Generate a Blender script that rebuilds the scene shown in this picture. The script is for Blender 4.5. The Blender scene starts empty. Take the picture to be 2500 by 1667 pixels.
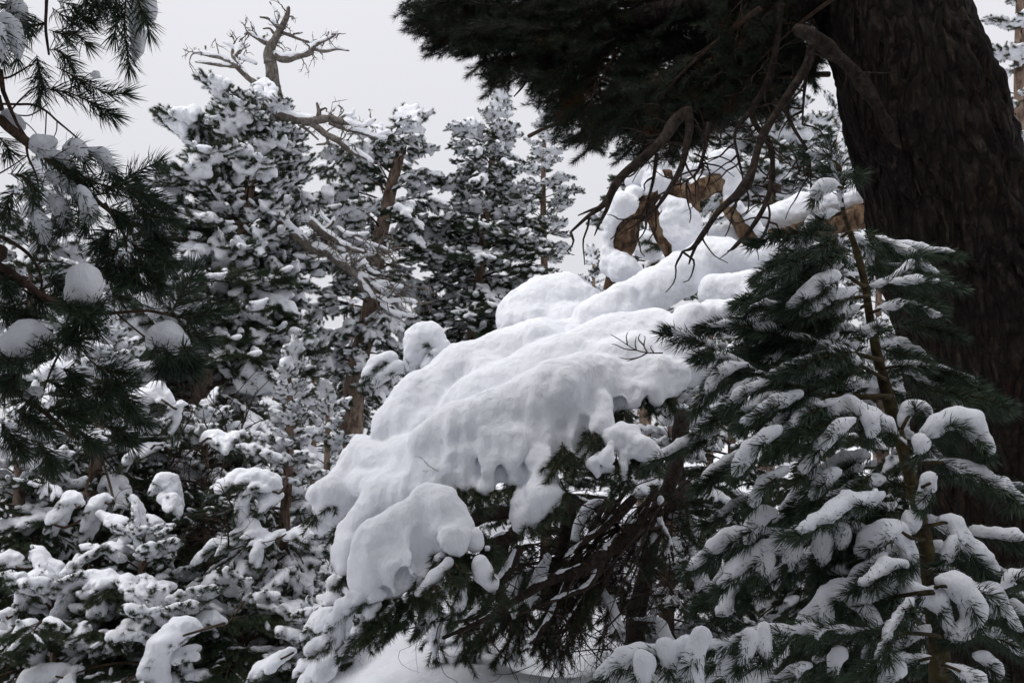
import bpy, math, random
import numpy as np
import openvdb
from mathutils import Vector

SC = bpy.context.scene
COL = SC.collection
rad = math.radians

# ------------------------------------------------------------------ camera
PITCH = rad(10.0)
EYE = np.array([0.0, 0.0, 1.6])
KF = 1250.0 / math.tan(rad(27.0))          # focal length in source pixels
cam_d = bpy.data.cameras.new('camera')
cam = bpy.data.objects.new('camera', cam_d)
COL.objects.link(cam)
cam_d.sensor_width = 36.0
cam_d.angle = rad(54.0)
cam_d.clip_start = 0.05
cam_d.clip_end = 600.0
cam.location = EYE
cam.rotation_euler = (math.pi / 2 + PITCH, 0, 0)
SC.camera = cam
FWD = np.array([0, math.cos(PITCH), math.sin(PITCH)])
UPV = np.array([0, -math.sin(PITCH), math.cos(PITCH)])
RGT = np.array([1.0, 0, 0])

# ------------------------------------------------------------------ sky + sun
SUN_EL, SUN_AZ = rad(58.0), rad(-122.0)     # azimuth measured from +Y towards +X
world = bpy.data.worlds.new('World')
SC.world = world
world.use_nodes = True
nt = world.node_tree
nt.nodes.clear()
out = nt.nodes.new('ShaderNodeOutputWorld')
bg = nt.nodes.new('ShaderNodeBackground')
bg2 = nt.nodes.new('ShaderNodeBackground')
add = nt.nodes.new('ShaderNodeAddShader')
sky = nt.nodes.new('ShaderNodeTexSky')
sky.sky_type = 'NISHITA'
sky.sun_disc = False
sky.sun_elevation = SUN_EL
sky.sun_rotation = SUN_AZ
sky.dust_density = 4.0
tc = nt.nodes.new('ShaderNodeTexCoord')
sep = nt.nodes.new('ShaderNodeSeparateXYZ')
nt.links.new(tc.outputs['Generated'], sep.inputs[0])
ramp = nt.nodes.new('ShaderNodeMapRange')           # overcast: a little brighter towards the zenith
ramp.inputs['From Min'].default_value = 0.0
ramp.inputs['From Max'].default_value = 1.0
ramp.inputs['To Min'].default_value = 0.68
ramp.inputs['To Max'].default_value = 1.08
zpow = nt.nodes.new('ShaderNodeMath'); zpow.operation = 'POWER'; zpow.use_clamp = True
nt.links.new(sep.outputs['Z'], zpow.inputs[0]); zpow.inputs[1].default_value = 1.6
nt.links.new(zpow.outputs[0], ramp.inputs['Value'])
nz = nt.nodes.new('ShaderNodeTexNoise')
nz.inputs['Scale'].default_value = 2.2
nz.inputs['Detail'].default_value = 3
nt.links.new(tc.outputs['Generated'], nz.inputs['Vector'])
nr = nt.nodes.new('ShaderNodeMapRange')
nr.inputs['To Min'].default_value = 0.97
nr.inputs['To Max'].default_value = 1.03
nt.links.new(nz.outputs['Fac'], nr.inputs['Value'])
mul = nt.nodes.new('ShaderNodeMath'); mul.operation = 'MULTIPLY'
nt.links.new(ramp.outputs[0], mul.inputs[0]); nt.links.new(nr.outputs[0], mul.inputs[1])
bg.inputs['Color'].default_value = (0.965, 0.965, 1.01, 1)
nt.links.new(mul.outputs[0], bg.inputs['Strength'])
nt.links.new(sky.outputs['Color'], bg2.inputs['Color'])
bg2.inputs['Strength'].default_value = 0.006
nt.links.new(bg.outputs[0], add.inputs[0]); nt.links.new(bg2.outputs[0], add.inputs[1])
nt.links.new(add.outputs[0], out.inputs['Surface'])

sd = bpy.data.lights.new('sun', 'SUN')
sd.energy = 1.5
sd.angle = rad(35)
sd.color = (1.0, 0.98, 0.96)
sun = bpy.data.objects.new('sun', sd)
COL.objects.link(sun)
sdir = Vector((math.sin(SUN_AZ) * math.cos(SUN_EL), math.cos(SUN_AZ) * math.cos(SUN_EL), math.sin(SUN_EL)))
sun.rotation_euler = sdir.to_track_quat('Z', 'Y').to_euler()
sun.location = (0, 0, 30)
vs = SC.view_settings
vs.view_transform = 'Standard'
vs.look = 'None'
vs.gamma = 1.0
vs.use_curve_mapping = False
vs.exposure = 0.07


# ------------------------------------------------------------------ materials
def new_mat(name):
    m = bpy.data.materials.new(name)
    m.use_nodes = True
    t = m.node_tree
    return m, t, t.nodes['Principled BSDF']


def ramp_node(t, fac, stops):
    r = t.nodes.new('ShaderNodeValToRGB')
    e = r.color_ramp.elements
    while len(e) < len(stops):
        e.new(0.5)
    for el, (p, c) in zip(e, stops):
        el.position = p
        el.color = (*c, 1)
    t.links.new(fac, r.inputs[0])
    return r.outputs[0]


def noise_node(t, vec, scale, detail=4, rough=0.55, dist=0.0):
    n = t.nodes.new('ShaderNodeTexNoise')
    n.inputs['Scale'].default_value = scale
    n.inputs['Detail'].default_value = detail
    n.inputs['Roughness'].default_value = rough
    n.inputs['Distortion'].default_value = dist
    t.links.new(vec, n.inputs['Vector'])
    return n.outputs['Fac']


def obj_vec(t, scale=(1, 1, 1)):
    c = t.nodes.new('ShaderNodeTexCoord')
    mp = t.nodes.new('ShaderNodeMapping')
    mp.inputs['Scale'].default_value = scale
    t.links.new(c.outputs['Object'], mp.inputs['Vector'])
    return mp.outputs[0]


def bump(t, height, strength, dist, normal=None):
    b = t.nodes.new('ShaderNodeBump')
    b.inputs['Strength'].default_value = strength
    b.inputs['Distance'].default_value = dist
    t.links.new(height, b.inputs['Height'])
    if normal is not None:
        t.links.new(normal, b.inputs['Normal'])
    return b.outputs[0]


def snow_mat(name, crust, grain):
    m, t, p = new_mat(name)
    v = obj_vec(t, (1, 1, 0.55))
    n1 = noise_node(t, v, crust[0], 5, 0.6, 0.6)
    n2 = noise_node(t, obj_vec(t), grain[0], 3, 0.7)
    b1 = bump(t, n1, 0.8, crust[1])
    b2 = bump(t, n2, 0.5, grain[1], b1)
    t.links.new(b2, p.inputs['Normal'])
    n3 = noise_node(t, obj_vec(t), 3.0, 3)
    c = ramp_node(t, n3, [(0.3, (0.84, 0.86, 0.91)), (0.7, (0.88, 0.89, 0.925))])
    t.links.new(c, p.inputs['Base Color'])
    p.inputs['Roughness'].default_value = 0.75
    p.inputs['Specular IOR Level'].default_value = 0.25
    return m


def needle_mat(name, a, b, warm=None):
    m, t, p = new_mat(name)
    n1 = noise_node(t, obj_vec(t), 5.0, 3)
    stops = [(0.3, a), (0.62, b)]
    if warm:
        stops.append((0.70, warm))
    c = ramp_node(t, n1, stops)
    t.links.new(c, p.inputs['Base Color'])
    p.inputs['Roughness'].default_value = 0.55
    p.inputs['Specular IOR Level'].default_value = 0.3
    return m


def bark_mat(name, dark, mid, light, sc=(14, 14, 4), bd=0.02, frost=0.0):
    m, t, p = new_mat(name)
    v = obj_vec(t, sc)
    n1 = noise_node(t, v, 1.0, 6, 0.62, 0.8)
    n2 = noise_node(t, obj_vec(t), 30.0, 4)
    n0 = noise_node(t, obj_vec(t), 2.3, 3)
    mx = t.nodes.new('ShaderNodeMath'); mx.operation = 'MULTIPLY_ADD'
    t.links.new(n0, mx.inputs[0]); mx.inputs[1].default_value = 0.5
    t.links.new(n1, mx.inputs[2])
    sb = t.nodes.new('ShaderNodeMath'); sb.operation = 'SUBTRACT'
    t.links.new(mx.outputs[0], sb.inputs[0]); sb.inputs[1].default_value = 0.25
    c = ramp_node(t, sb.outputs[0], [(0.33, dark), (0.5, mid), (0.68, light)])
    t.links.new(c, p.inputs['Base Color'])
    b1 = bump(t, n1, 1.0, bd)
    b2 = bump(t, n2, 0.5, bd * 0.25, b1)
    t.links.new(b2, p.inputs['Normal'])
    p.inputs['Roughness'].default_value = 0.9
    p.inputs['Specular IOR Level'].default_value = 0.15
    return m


M_SNOW = snow_mat('snow_fine', (22, 0.016), (120, 0.005))
M_SNOWBIG = snow_mat('snow_crust', (28, 0.016), (95, 0.005))
M_GROUND = snow_mat('snow_ground', (7, 0.06), (34, 0.02))
M_NEEDLE = needle_mat('needle_green', (0.022, 0.038, 0.022), (0.050, 0.070, 0.034))
M_NEEDLE_N = needle_mat('needle_near', (0.018, 0.034, 0.022), (0.042, 0.066, 0.036))
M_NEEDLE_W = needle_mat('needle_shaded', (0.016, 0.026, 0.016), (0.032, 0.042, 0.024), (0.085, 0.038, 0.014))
M_TWIG = bark_mat('twig_bark', (0.03, 0.019, 0.014), (0.065, 0.042, 0.030), (0.11, 0.075, 0.052), (40, 40, 40), 0.003)
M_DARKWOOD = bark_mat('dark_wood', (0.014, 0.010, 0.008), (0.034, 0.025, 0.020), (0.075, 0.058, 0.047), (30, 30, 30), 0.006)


def plated_bark(name):
    m, t, p = new_mat(name)
    v0 = obj_vec(t, (1, 1, .20))
    wn = t.nodes.new('ShaderNodeTexNoise'); wn.inputs['Scale'].default_value = 7; wn.inputs['Detail'].default_value = 3
    t.links.new(v0, wn.inputs['Vector'])
    wm = t.nodes.new('ShaderNodeVectorMath'); wm.operation = 'MULTIPLY_ADD'
    t.links.new(wn.outputs['Color'], wm.inputs[0]); wm.inputs[1].default_value = (.16, .16, .16); t.links.new(v0, wm.inputs[2])
    vo = t.nodes.new('ShaderNodeTexVoronoi'); vo.feature = 'DISTANCE_TO_EDGE'; vo.inputs['Scale'].default_value = 21
    t.links.new(wm.outputs[0], vo.inputs['Vector'])
    cr = ramp_node(t, vo.outputs['Distance'], [(0.0, (0, 0, 0)), (0.30, (1, 1, 1))])
    fine = noise_node(t, obj_vec(t, (1, 1, .4)), 55, 5, .65, .3)
    big_ = noise_node(t, obj_vec(t, (1, 1, .5)), 4.0, 4, .6)
    base = ramp_node(t, fine, [(0.35, (0.010, 0.0075, 0.006)), (0.55, (0.024, 0.018, 0.0145)), (0.76, (0.085, 0.068, 0.055))])
    rust = ramp_node(t, big_, [(0.5, (1, 1, 1)), (0.66, (1.15, .82, .62))])
    m1 = t.nodes.new('ShaderNodeMixRGB'); m1.blend_type = 'MULTIPLY'; m1.inputs[0].default_value = 1
    t.links.new(base, m1.inputs[1]); t.links.new(rust, m1.inputs[2])
    m2 = t.nodes.new('ShaderNodeMixRGB'); m2.inputs[1].default_value = (.010, .0075, .006, 1)
    t.links.new(cr, m2.inputs[0]); t.links.new(m1.outputs[0], m2.inputs[2])
    t.links.new(m2.outputs[0], p.inputs['Base Color'])
    b1 = bump(t, cr, 1.0, .022)
    b2 = bump(t, fine, .8, .010, b1)
    t.links.new(b2, p.inputs['Normal'])
    p.inputs['Roughness'].default_value = .9
    p.inputs['Specular IOR Level'].default_value = .15
    return m


M_BARKBIG = plated_bark('old_bark')
M_ORANGE = bark_mat('orange_bark', (0.028, 0.018, 0.013), (0.115, 0.070, 0.042), (0.30, 0.215, 0.14), (13, 13, 9), 0.04)
M_TRUNK = bark_mat('pine_bark', (0.07, 0.045, 0.034), (0.21, 0.15, 0.115), (0.36, 0.28, 0.225), (14, 14, 6), 0.02)
M_DEAD = bark_mat('dead_wood', (0.065, 0.054, 0.046), (0.135, 0.118, 0.102), (0.25, 0.225, 0.20), (25, 25, 12), 0.008)
M_LICHEN = bark_mat('young_bark', (0.02, 0.015, 0.010), (0.048, 0.036, 0.019), (0.095, 0.075, 0.032), (22, 22, 22), 0.006)


# ------------------------------------------------------------------ helpers
def P(px, py, d):
    """point at source-photo pixel (px, py) and depth d metres along the view axis"""
    return EYE + d * FWD + (px - 1250) / KF * d * RGT - (py - 833.5) / KF * d * UPV


ZO = {'A': (0, 0, 1.845), 'B': (0, 800, 1.808), 'C': (700, 200, 1.96), 'D': (800, 700, 1.845), 'E': (1000, 0, 2.138),
      'F': (1600, 300, 1.96), 'G': (1400, 900, 2.045), 'H': (1350, 320, 3.336), 'I': (1050, 1150, 3.033),
      'J': (0, 0, 3.136), 'K': (0, 450, 2.851), 'L': (700, 250, 2.4125), 'M': (2000, 0, 2.614), 'S': (0, 0, 1.0)}


def zp(z, x, y, d):
    x0, y0, s = ZO[z]
    return P(x0 + x / s, y0 + y / s, d)


def zr(z, r, d):
    return r / ZO[z][2] / KF * d


def zline(z, pts, d=None):
    """[(x, y[, d])] in the pixels of crop z -> world points"""
    return [zp(z, p[0], p[1], p[2] if len(p) > 2 else d) for p in pts]


def nrm(v):
    v = np.asarray(v, float)
    return v / (np.linalg.norm(v, axis=-1, keepdims=True) + 1e-12)


def smooth_line(pts, n):
    """Catmull-Rom through pts (any columns), n samples, even in arc length"""
    p = np.asarray(pts, float)
    if len(p) == 2:
        t = np.linspace(0, 1, n)[:, None]
        return p[0] * (1 - t) + p[1] * t
    q = np.vstack([2 * p[0] - p[1], p, 2 * p[-1] - p[-2]])
    res = []
    for i in range(1, len(q) - 2):
        t = np.linspace(0, 1, 12, endpoint=False)[:, None]
        a, b, c, d = q[i - 1], q[i], q[i + 1], q[i + 2]
        res.append(0.5 * (2 * b + (c - a) * t + (2 * a - 5 * b + 4 * c - d) * t ** 2 + (3 * b - a - 3 * c + d) * t ** 3))
    res = np.vstack(res + [p[-1:]])
    s = np.concatenate([[0], np.cumsum(np.linalg.norm(np.diff(res[:, :3], axis=0), axis=1))])
    u = np.linspace(0, s[-1], n)
    return np.stack([np.interp(u, s, res[:, k]) for k in range(res.shape[1])], 1)


_rn = np.random.default_rng(7)
_GRAD = nrm(_rn.normal(size=(32, 32, 32, 3))).astype(np.float32)
_ROT = np.array([[.36, .48, -.8], [-.8, .6, 0], [.48, .64, .6]])


def vnoise(p, f):
    """tiling gradient noise, about -1..1, at points p with frequency f"""
    x = (np.asarray(p, float) * f) @ _ROT.T + 11.37
    i = np.floor(x).astype(int)
    t = x - i
    s = t * t * t * (t * (t * 6 - 15) + 10)
    r = 0
    for dx in (0, 1):
        for dy in (0, 1):
            for dz in (0, 1):
                w = (s[..., 0] if dx else 1 - s[..., 0]) * (s[..., 1] if dy else 1 - s[..., 1]) * (s[..., 2] if dz else 1 - s[..., 2])
                g = _GRAD[(i[..., 0] + dx) % 32, (i[..., 1] + dy) % 32, (i[..., 2] + dz) % 32]
                r = r + w * (g[..., 0] * (t[..., 0] - dx) + g[..., 1] * (t[..., 1] - dy) + g[..., 2] * (t[..., 2] - dz))
    return np.clip(r * 1.7, -1, 1)


class MB:
    def __init__(self):
        self.v, self.t, self.q, self.n = [], [], [], 0

    def add(self, v, tris=None, quads=None):
        if tris is not None and len(tris):
            self.t.append(np.asarray(tris) + self.n)
        if quads is not None and len(quads):
            self.q.append(np.asarray(quads) + self.n)
        self.v.append(np.asarray(v, np.float32))
        self.n += len(v)

    def tube(self, pts, radii, sides=7, seg=None, wob=0.0, wf=6.0, cap=True):
        pts = np.asarray(pts, float)
        radii = np.asarray(radii, float)
        if len(radii) == 2 and len(pts) > 2:
            radii = np.linspace(radii[0], radii[1], len(pts))
        a = smooth_line(np.column_stack([pts, radii]), seg or max(4, 3 * len(pts)))
        c, r = a[:, :3], np.abs(a[:, 3])
        tan = nrm(np.gradient(c, axis=0))
        u = np.cross(tan[0], [0.3, 0.2, 0.9]); u = nrm(u)
        us = [u]
        for k in range(1, len(c)):
            u = us[-1] - tan[k] * np.dot(us[-1], tan[k])
            us.append(nrm(u))
        us = np.array(us)
        ws = np.cross(tan, us)
        th = np.linspace(0, 2 * math.pi, sides, endpoint=False)
        ring = us[:, None, :] * np.cos(th)[None, :, None] + ws[:, None, :] * np.sin(th)[None, :, None]
        rr = np.repeat(r[:, None], sides, 1)
        v = c[:, None, :] + ring * rr[..., None]
        if wob:
            v = v + ring * (rr * wob * vnoise(v, wf))[..., None]
        n = len(c)
        idx = np.arange(n * sides).reshape(n, sides)
        q = np.stack([idx[:-1], np.roll(idx[:-1], -1, 1), np.roll(idx[1:], -1, 1), idx[1:]], -1).reshape(-1, 4)
        v = v.reshape(-1, 3)
        tris = None
        if cap:
            v = np.vstack([v, c[-1:] + tan[-1:] * r[-1], c[:1]])
            e = n * sides
            l = idx[-1]
            f = idx[0]
            tris = np.vstack([np.stack([l, np.roll(l, -1), np.full(sides, e)], 1), np.stack([np.roll(f, -1), f, np.full(sides, e + 1)], 1)])
        self.add(v, tris, q)

    def needles(self, shoots, per_m, ln, w, fine=False, rng=None, ang=(0.5, 1.15), grav=0.0):
        """needles all along each shoot polyline; shoots: list of (k,3) arrays"""
        B, T, U = [], [], []
        for s in shoots:
            s = np.asarray(s, float)
            seg = np.linalg.norm(np.diff(s, axis=0), axis=1)
            L = seg.sum()
            n = max(6, int(L * per_m * rng.uniform(.85, 1.15)))
            cum = np.concatenate([[0], np.cumsum(seg)])
            u = rng.random(n) ** 0.9 * L
            u[: n // 8] = L * (1 - 0.06 * rng.random(n // 8))
            k = np.clip(np.searchsorted(cum, u) - 1, 0, len(seg) - 1)
            f = ((u - cum[k]) / (seg[k] + 1e-9))[:, None]
            B.append(s[k] * (1 - f) + s[k + 1] * f)
            T.append(nrm(s[k + 1] - s[k]))
            U.append(u / L)
        if not B:
            return
        B, T, U = np.vstack(B), np.vstack(T), np.concatenate(U)
        n = len(B)
        rv = nrm(rng.normal(size=(n, 3)))
        perp = nrm(rv - T * np.sum(rv * T, 1, keepdims=True))
        a = rng.uniform(ang[0], ang[1], n) * (1 - 0.6 * np.clip((U - 0.9) / 0.1, 0, 1))
        D = T * np.cos(a)[:, None] + perp * np.sin(a)[:, None]
        D[:, 2] -= grav
        D = nrm(D)
        l = (ln * rng.uniform(.65, 1.1, n))[:, None]
        side = nrm(np.cross(D, nrm(rng.normal(size=(n, 3))))) * (w * 0.5)
        if not fine:
            v = np.stack([B - side, B + side, B + D * l], 1).reshape(-1, 3)
            self.add(v, np.arange(3 * n).reshape(n, 3))
        else:
            mid = B + D * l * 0.55 + (D - T) * l * 0.03
            tip = B + D * l + T * l * 0.07
            v = np.stack([B - side * .8, B + side * .8, mid - side, mid + side, tip], 1).reshape(-1, 3)
            b = (np.arange(n) * 5)[:, None]
            self.add(v, np.vstack([b + [[0, 1, 3]], b + [[0, 3, 2]], b + [[2, 3, 4]]]))

    def mesh(self, name, mat, smooth=True):
        me = bpy.data.meshes.new(name)
        if not self.v:
            return me
        v = np.vstack(self.v)
        t = np.vstack(self.t) if self.t else np.zeros((0, 3), int)
        q = np.vstack(self.q) if self.q else np.zeros((0, 4), int)
        return fill_mesh(me, v, t, q, mat, smooth)


def fill_mesh(me, v, t, q, mat, smooth=True):
    me.vertices.add(len(v))
    me.vertices.foreach_set('co', np.asarray(v, np.float32).ravel())
    nl = len(t) * 3 + len(q) * 4
    me.loops.add(nl)
    me.loops.foreach_set('vertex_index', np.concatenate([np.asarray(t).ravel(), np.asarray(q).ravel()]).astype(np.int32))
    me.polygons.add(len(t) + len(q))
    st = np.concatenate([np.arange(len(t)) * 3, len(t) * 3 + np.arange(len(q)) * 4]).astype(np.int32)
    me.polygons.foreach_set('loop_start', st)
    me.polygons.foreach_set('use_smooth', np.full(len(t) + len(q), smooth))
    me.materials.append(mat)
    me.update(calc_edges=True)
    return me


def snow_mesh(name, prims, vox, k, mat=None, amp=((0.012, 9.0),), fold=0.0, carve=()):
    """one body of snow: smooth union of tapered capsules (a, b, ra, rb), given thickness by an iso-surface"""
    me = bpy.data.meshes.new(name)
    if not prims:
        return me
    A = np.array([p[0] for p in prims], float); B = np.array([p[1] for p in prims], float)
    RA = np.array([p[2] for p in prims], float); RB = np.array([p[3] for p in prims], float)
    pad = 3 * k + 2 * vox
    R = np.maximum(RA, RB)[:, None]
    lo = np.minimum(A - R, B - R).min(0) - pad - 2 * vox
    hi = np.maximum(A + R, B + R).max(0) + pad + 2 * vox
    n = np.ceil((hi - lo) / vox).astype(int) + 1
    S = np.zeros(n, np.float32)
    for a, b, ra, rb in zip(A, B, RA, RB):
        r = max(ra, rb)
        l = np.floor((np.minimum(a, b) - r - pad - lo) / vox).astype(int)
        h = np.ceil((np.maximum(a, b) + r + pad - lo) / vox).astype(int) + 1
        l = np.maximum(l, 0); h = np.minimum(h, n)
        gx, gy, gz = (lo[i] + vox * np.arange(l[i], h[i]) for i in range(3))
        ab = b - a
        L2 = float(ab @ ab) + 1e-9
        px, py, pz = (gx - a[0])[:, None, None], (gy - a[1])[None, :, None], (gz - a[2])[None, None, :]
        t = np.clip((px * ab[0] + py * ab[1] + pz * ab[2]) / L2, 0, 1)
        d = np.sqrt((px - t * ab[0]) ** 2 + (py - t * ab[1]) ** 2 + (pz - t * ab[2]) ** 2) - (ra + (rb - ra) * t)
        S[l[0]:h[0], l[1]:h[1], l[2]:h[2]] += np.exp(np.clip(-d / k, -12, 25)).astype(np.float32)
    F = -k * np.log(S + 1e-5)
    for a, b, ra, rb in carve:                          # hollows and gaps: the same capsules taken away
        r = max(ra, rb)
        l = np.maximum(np.floor((np.minimum(a, b) - r - pad - lo) / vox).astype(int), 0)
        hh = np.minimum(np.ceil((np.maximum(a, b) + r + pad - lo) / vox).astype(int) + 1, n)
        if (hh <= l).any():
            continue
        gx, gy, gz = (lo[i] + vox * np.arange(l[i], hh[i]) for i in range(3))
        ab = b - a
        px, py, pz = (gx - a[0])[:, None, None], (gy - a[1])[None, :, None], (gz - a[2])[None, None, :]
        t = np.clip((px * ab[0] + py * ab[1] + pz * ab[2]) / (float(ab @ ab) + 1e-9), 0, 1)
        d = np.sqrt((px - t * ab[0]) ** 2 + (py - t * ab[1]) ** 2 + (pz - t * ab[2]) ** 2) - (ra + (rb - ra) * t)
        s_ = F[l[0]:hh[0], l[1]:hh[1], l[2]:hh[2]]
        m_ = np.maximum(s_, -d)
        F[l[0]:hh[0], l[1]:hh[1], l[2]:hh[2]] = m_ + k * np.log1p(np.exp(-np.abs(s_ + d) / k)) * (d < 2.5 * k)
    g = openvdb.FloatGrid(float(k * 11.5))
    g.copyFromArray(F.astype(np.float32))
    v, t, q = g.convertToPolygons(isovalue=0.0, adaptivity=0.0)
    v = v * vox + lo
    q = q[:, ::-1]
    t = t[:, ::-1] if len(t) else t
    if len(v) == 0:
        return me
    nn = np.zeros_like(v)
    fn = np.cross(v[q[:, 2]] - v[q[:, 0]], v[q[:, 3]] - v[q[:, 1]])
    for c in range(4):
        np.add.at(nn, q[:, c], fn)
    nn = nrm(nn)
    ctr = v.mean(0)
    dv = 0
    for am, f in amp:
        dv = dv + am * vnoise(v + 3.1, f)
    if fold:
        steep = np.clip(1.15 - np.abs(nn[:, 2]) * 1.3, 0, 1)
        dv = dv + fold * steep * (vnoise(v * [1, 1, .16] + 7.7, 6.0) + .55 * vnoise(v * [1, 1, .2] + 1.7, 13.0))
    v = v + nn * np.asarray(dv)[:, None]
    return fill_mesh(me, v, np.asarray(t, int).reshape(-1, 3), q, mat or M_SNOW)


def caps(pts, radii, lift=0.0, seg=None):
    a = np.column_stack([np.asarray(pts, float), np.asarray(radii, float)])
    if seg:
        a = smooth_line(a, seg)
    a[:, 2] += lift * a[:, 3]
    return [(a[i, :3], a[i + 1, :3], a[i, 3], a[i + 1, 3]) for i in range(len(a) - 1)]


def zcaps(z, rows, d=None, seg=None, lift=0.0):
    """rows of (x, y, r) or (x, y, d, r) in crop pixels -> capsules"""
    pts, rr = [], []
    for row in rows:
        dd = row[2] if len(row) == 4 else d
        pts.append(zp(z, row[0], row[1], dd))
        rr.append(zr(z, row[-1], dd))
    if len(pts) == 1:
        return [(pts[0], pts[0] + 1e-4, rr[0], rr[0])]
    return caps(pts, rr, lift, seg)


def link(name, me, parent=None, loc=(0, 0, 0), rot=(0, 0, 0), sc=1.0, stuff=False):
    o = bpy.data.objects.new(name, me)
    COL.objects.link(o)
    if parent is not None:
        o.parent = parent
    o.location = loc
    o.rotation_euler = rot
    o.scale = (sc, sc, sc)
    if stuff:
        o['kind'] = 'stuff'
    return o


def thing(name, loc, label, cat, group=None):
    e = bpy.data.objects.new(name, None)
    COL.objects.link(e)
    e.location = loc
    e.empty_display_size = 0.2
    e['label'] = label
    e['category'] = cat
    if group:
        e['group'] = group
    return e


def rel(root, pts):
    return np.asarray(pts, float) - np.array(root.location)


# ------------------------------------------------------------------ ground
def ground_z(x, y):
    x = np.asarray(x, float); y = np.asarray(y, float)
    yy = np.clip(y, 0, 34)
    z = 0.055 * yy + 0.0019 * yy ** 2 + 0.05 * np.clip(y - 34, 0, 300)
    z = z + 0.02 * np.minimum(y, 0)
    z = z + 0.02 * np.clip(x, 0, 30) * np.clip(y / 8, 0, 1)
    p = np.stack([x, y, 0 * x], -1)
    z = z + 0.22 * vnoise(p, 0.35) * np.clip(np.hypot(x, y - 2) / 5, 0.15, 1) + 0.06 * vnoise(p, 1.1)
    z = z - 0.85 * np.exp(-((x + 3.6) / 2.3) ** 2) * np.clip((y - 3) / 3, 0, 1) * np.clip((16 - y) / 5, 0, 1)     # hollow on the low side
    z = z + 0.45 * np.exp(-(((x + 0.5) / 0.9) ** 2 + ((y - 8.6) / 1.1) ** 2))      # drift under the fallen pine
    z = z - 0.30 * np.exp(-(((x - 0.25) / 0.35) ** 2 + ((y - 8.0) / 0.5) ** 2))    # well round its stem
    return z


def build_ground():
    xs = np.unique(np.concatenate([np.linspace(-150, -14, 30), np.linspace(-14, 14, 150), np.linspace(14, 150, 30)]))
    ys = np.unique(np.concatenate([np.linspace(-40, 0, 20), np.linspace(0, 20, 110), np.linspace(20, 220, 60)]))
    X, Y = np.meshgrid(xs, ys)
    v = np.stack([X, Y, ground_z(X, Y)], -1).reshape(-1, 3)
    nx, ny = len(xs), len(ys)
    i = np.arange(nx * ny).reshape(ny, nx)
    q = np.stack([i[:-1, :-1], i[:-1, 1:], i[1:, 1:], i[1:, :-1]], -1).reshape(-1, 4)
    o = link('snow_ground', fill_mesh(bpy.data.meshes.new('snow_ground'), v, np.zeros((0, 3), int), q, M_GROUND))
    o['kind'] = 'structure'


build_ground()


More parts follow.
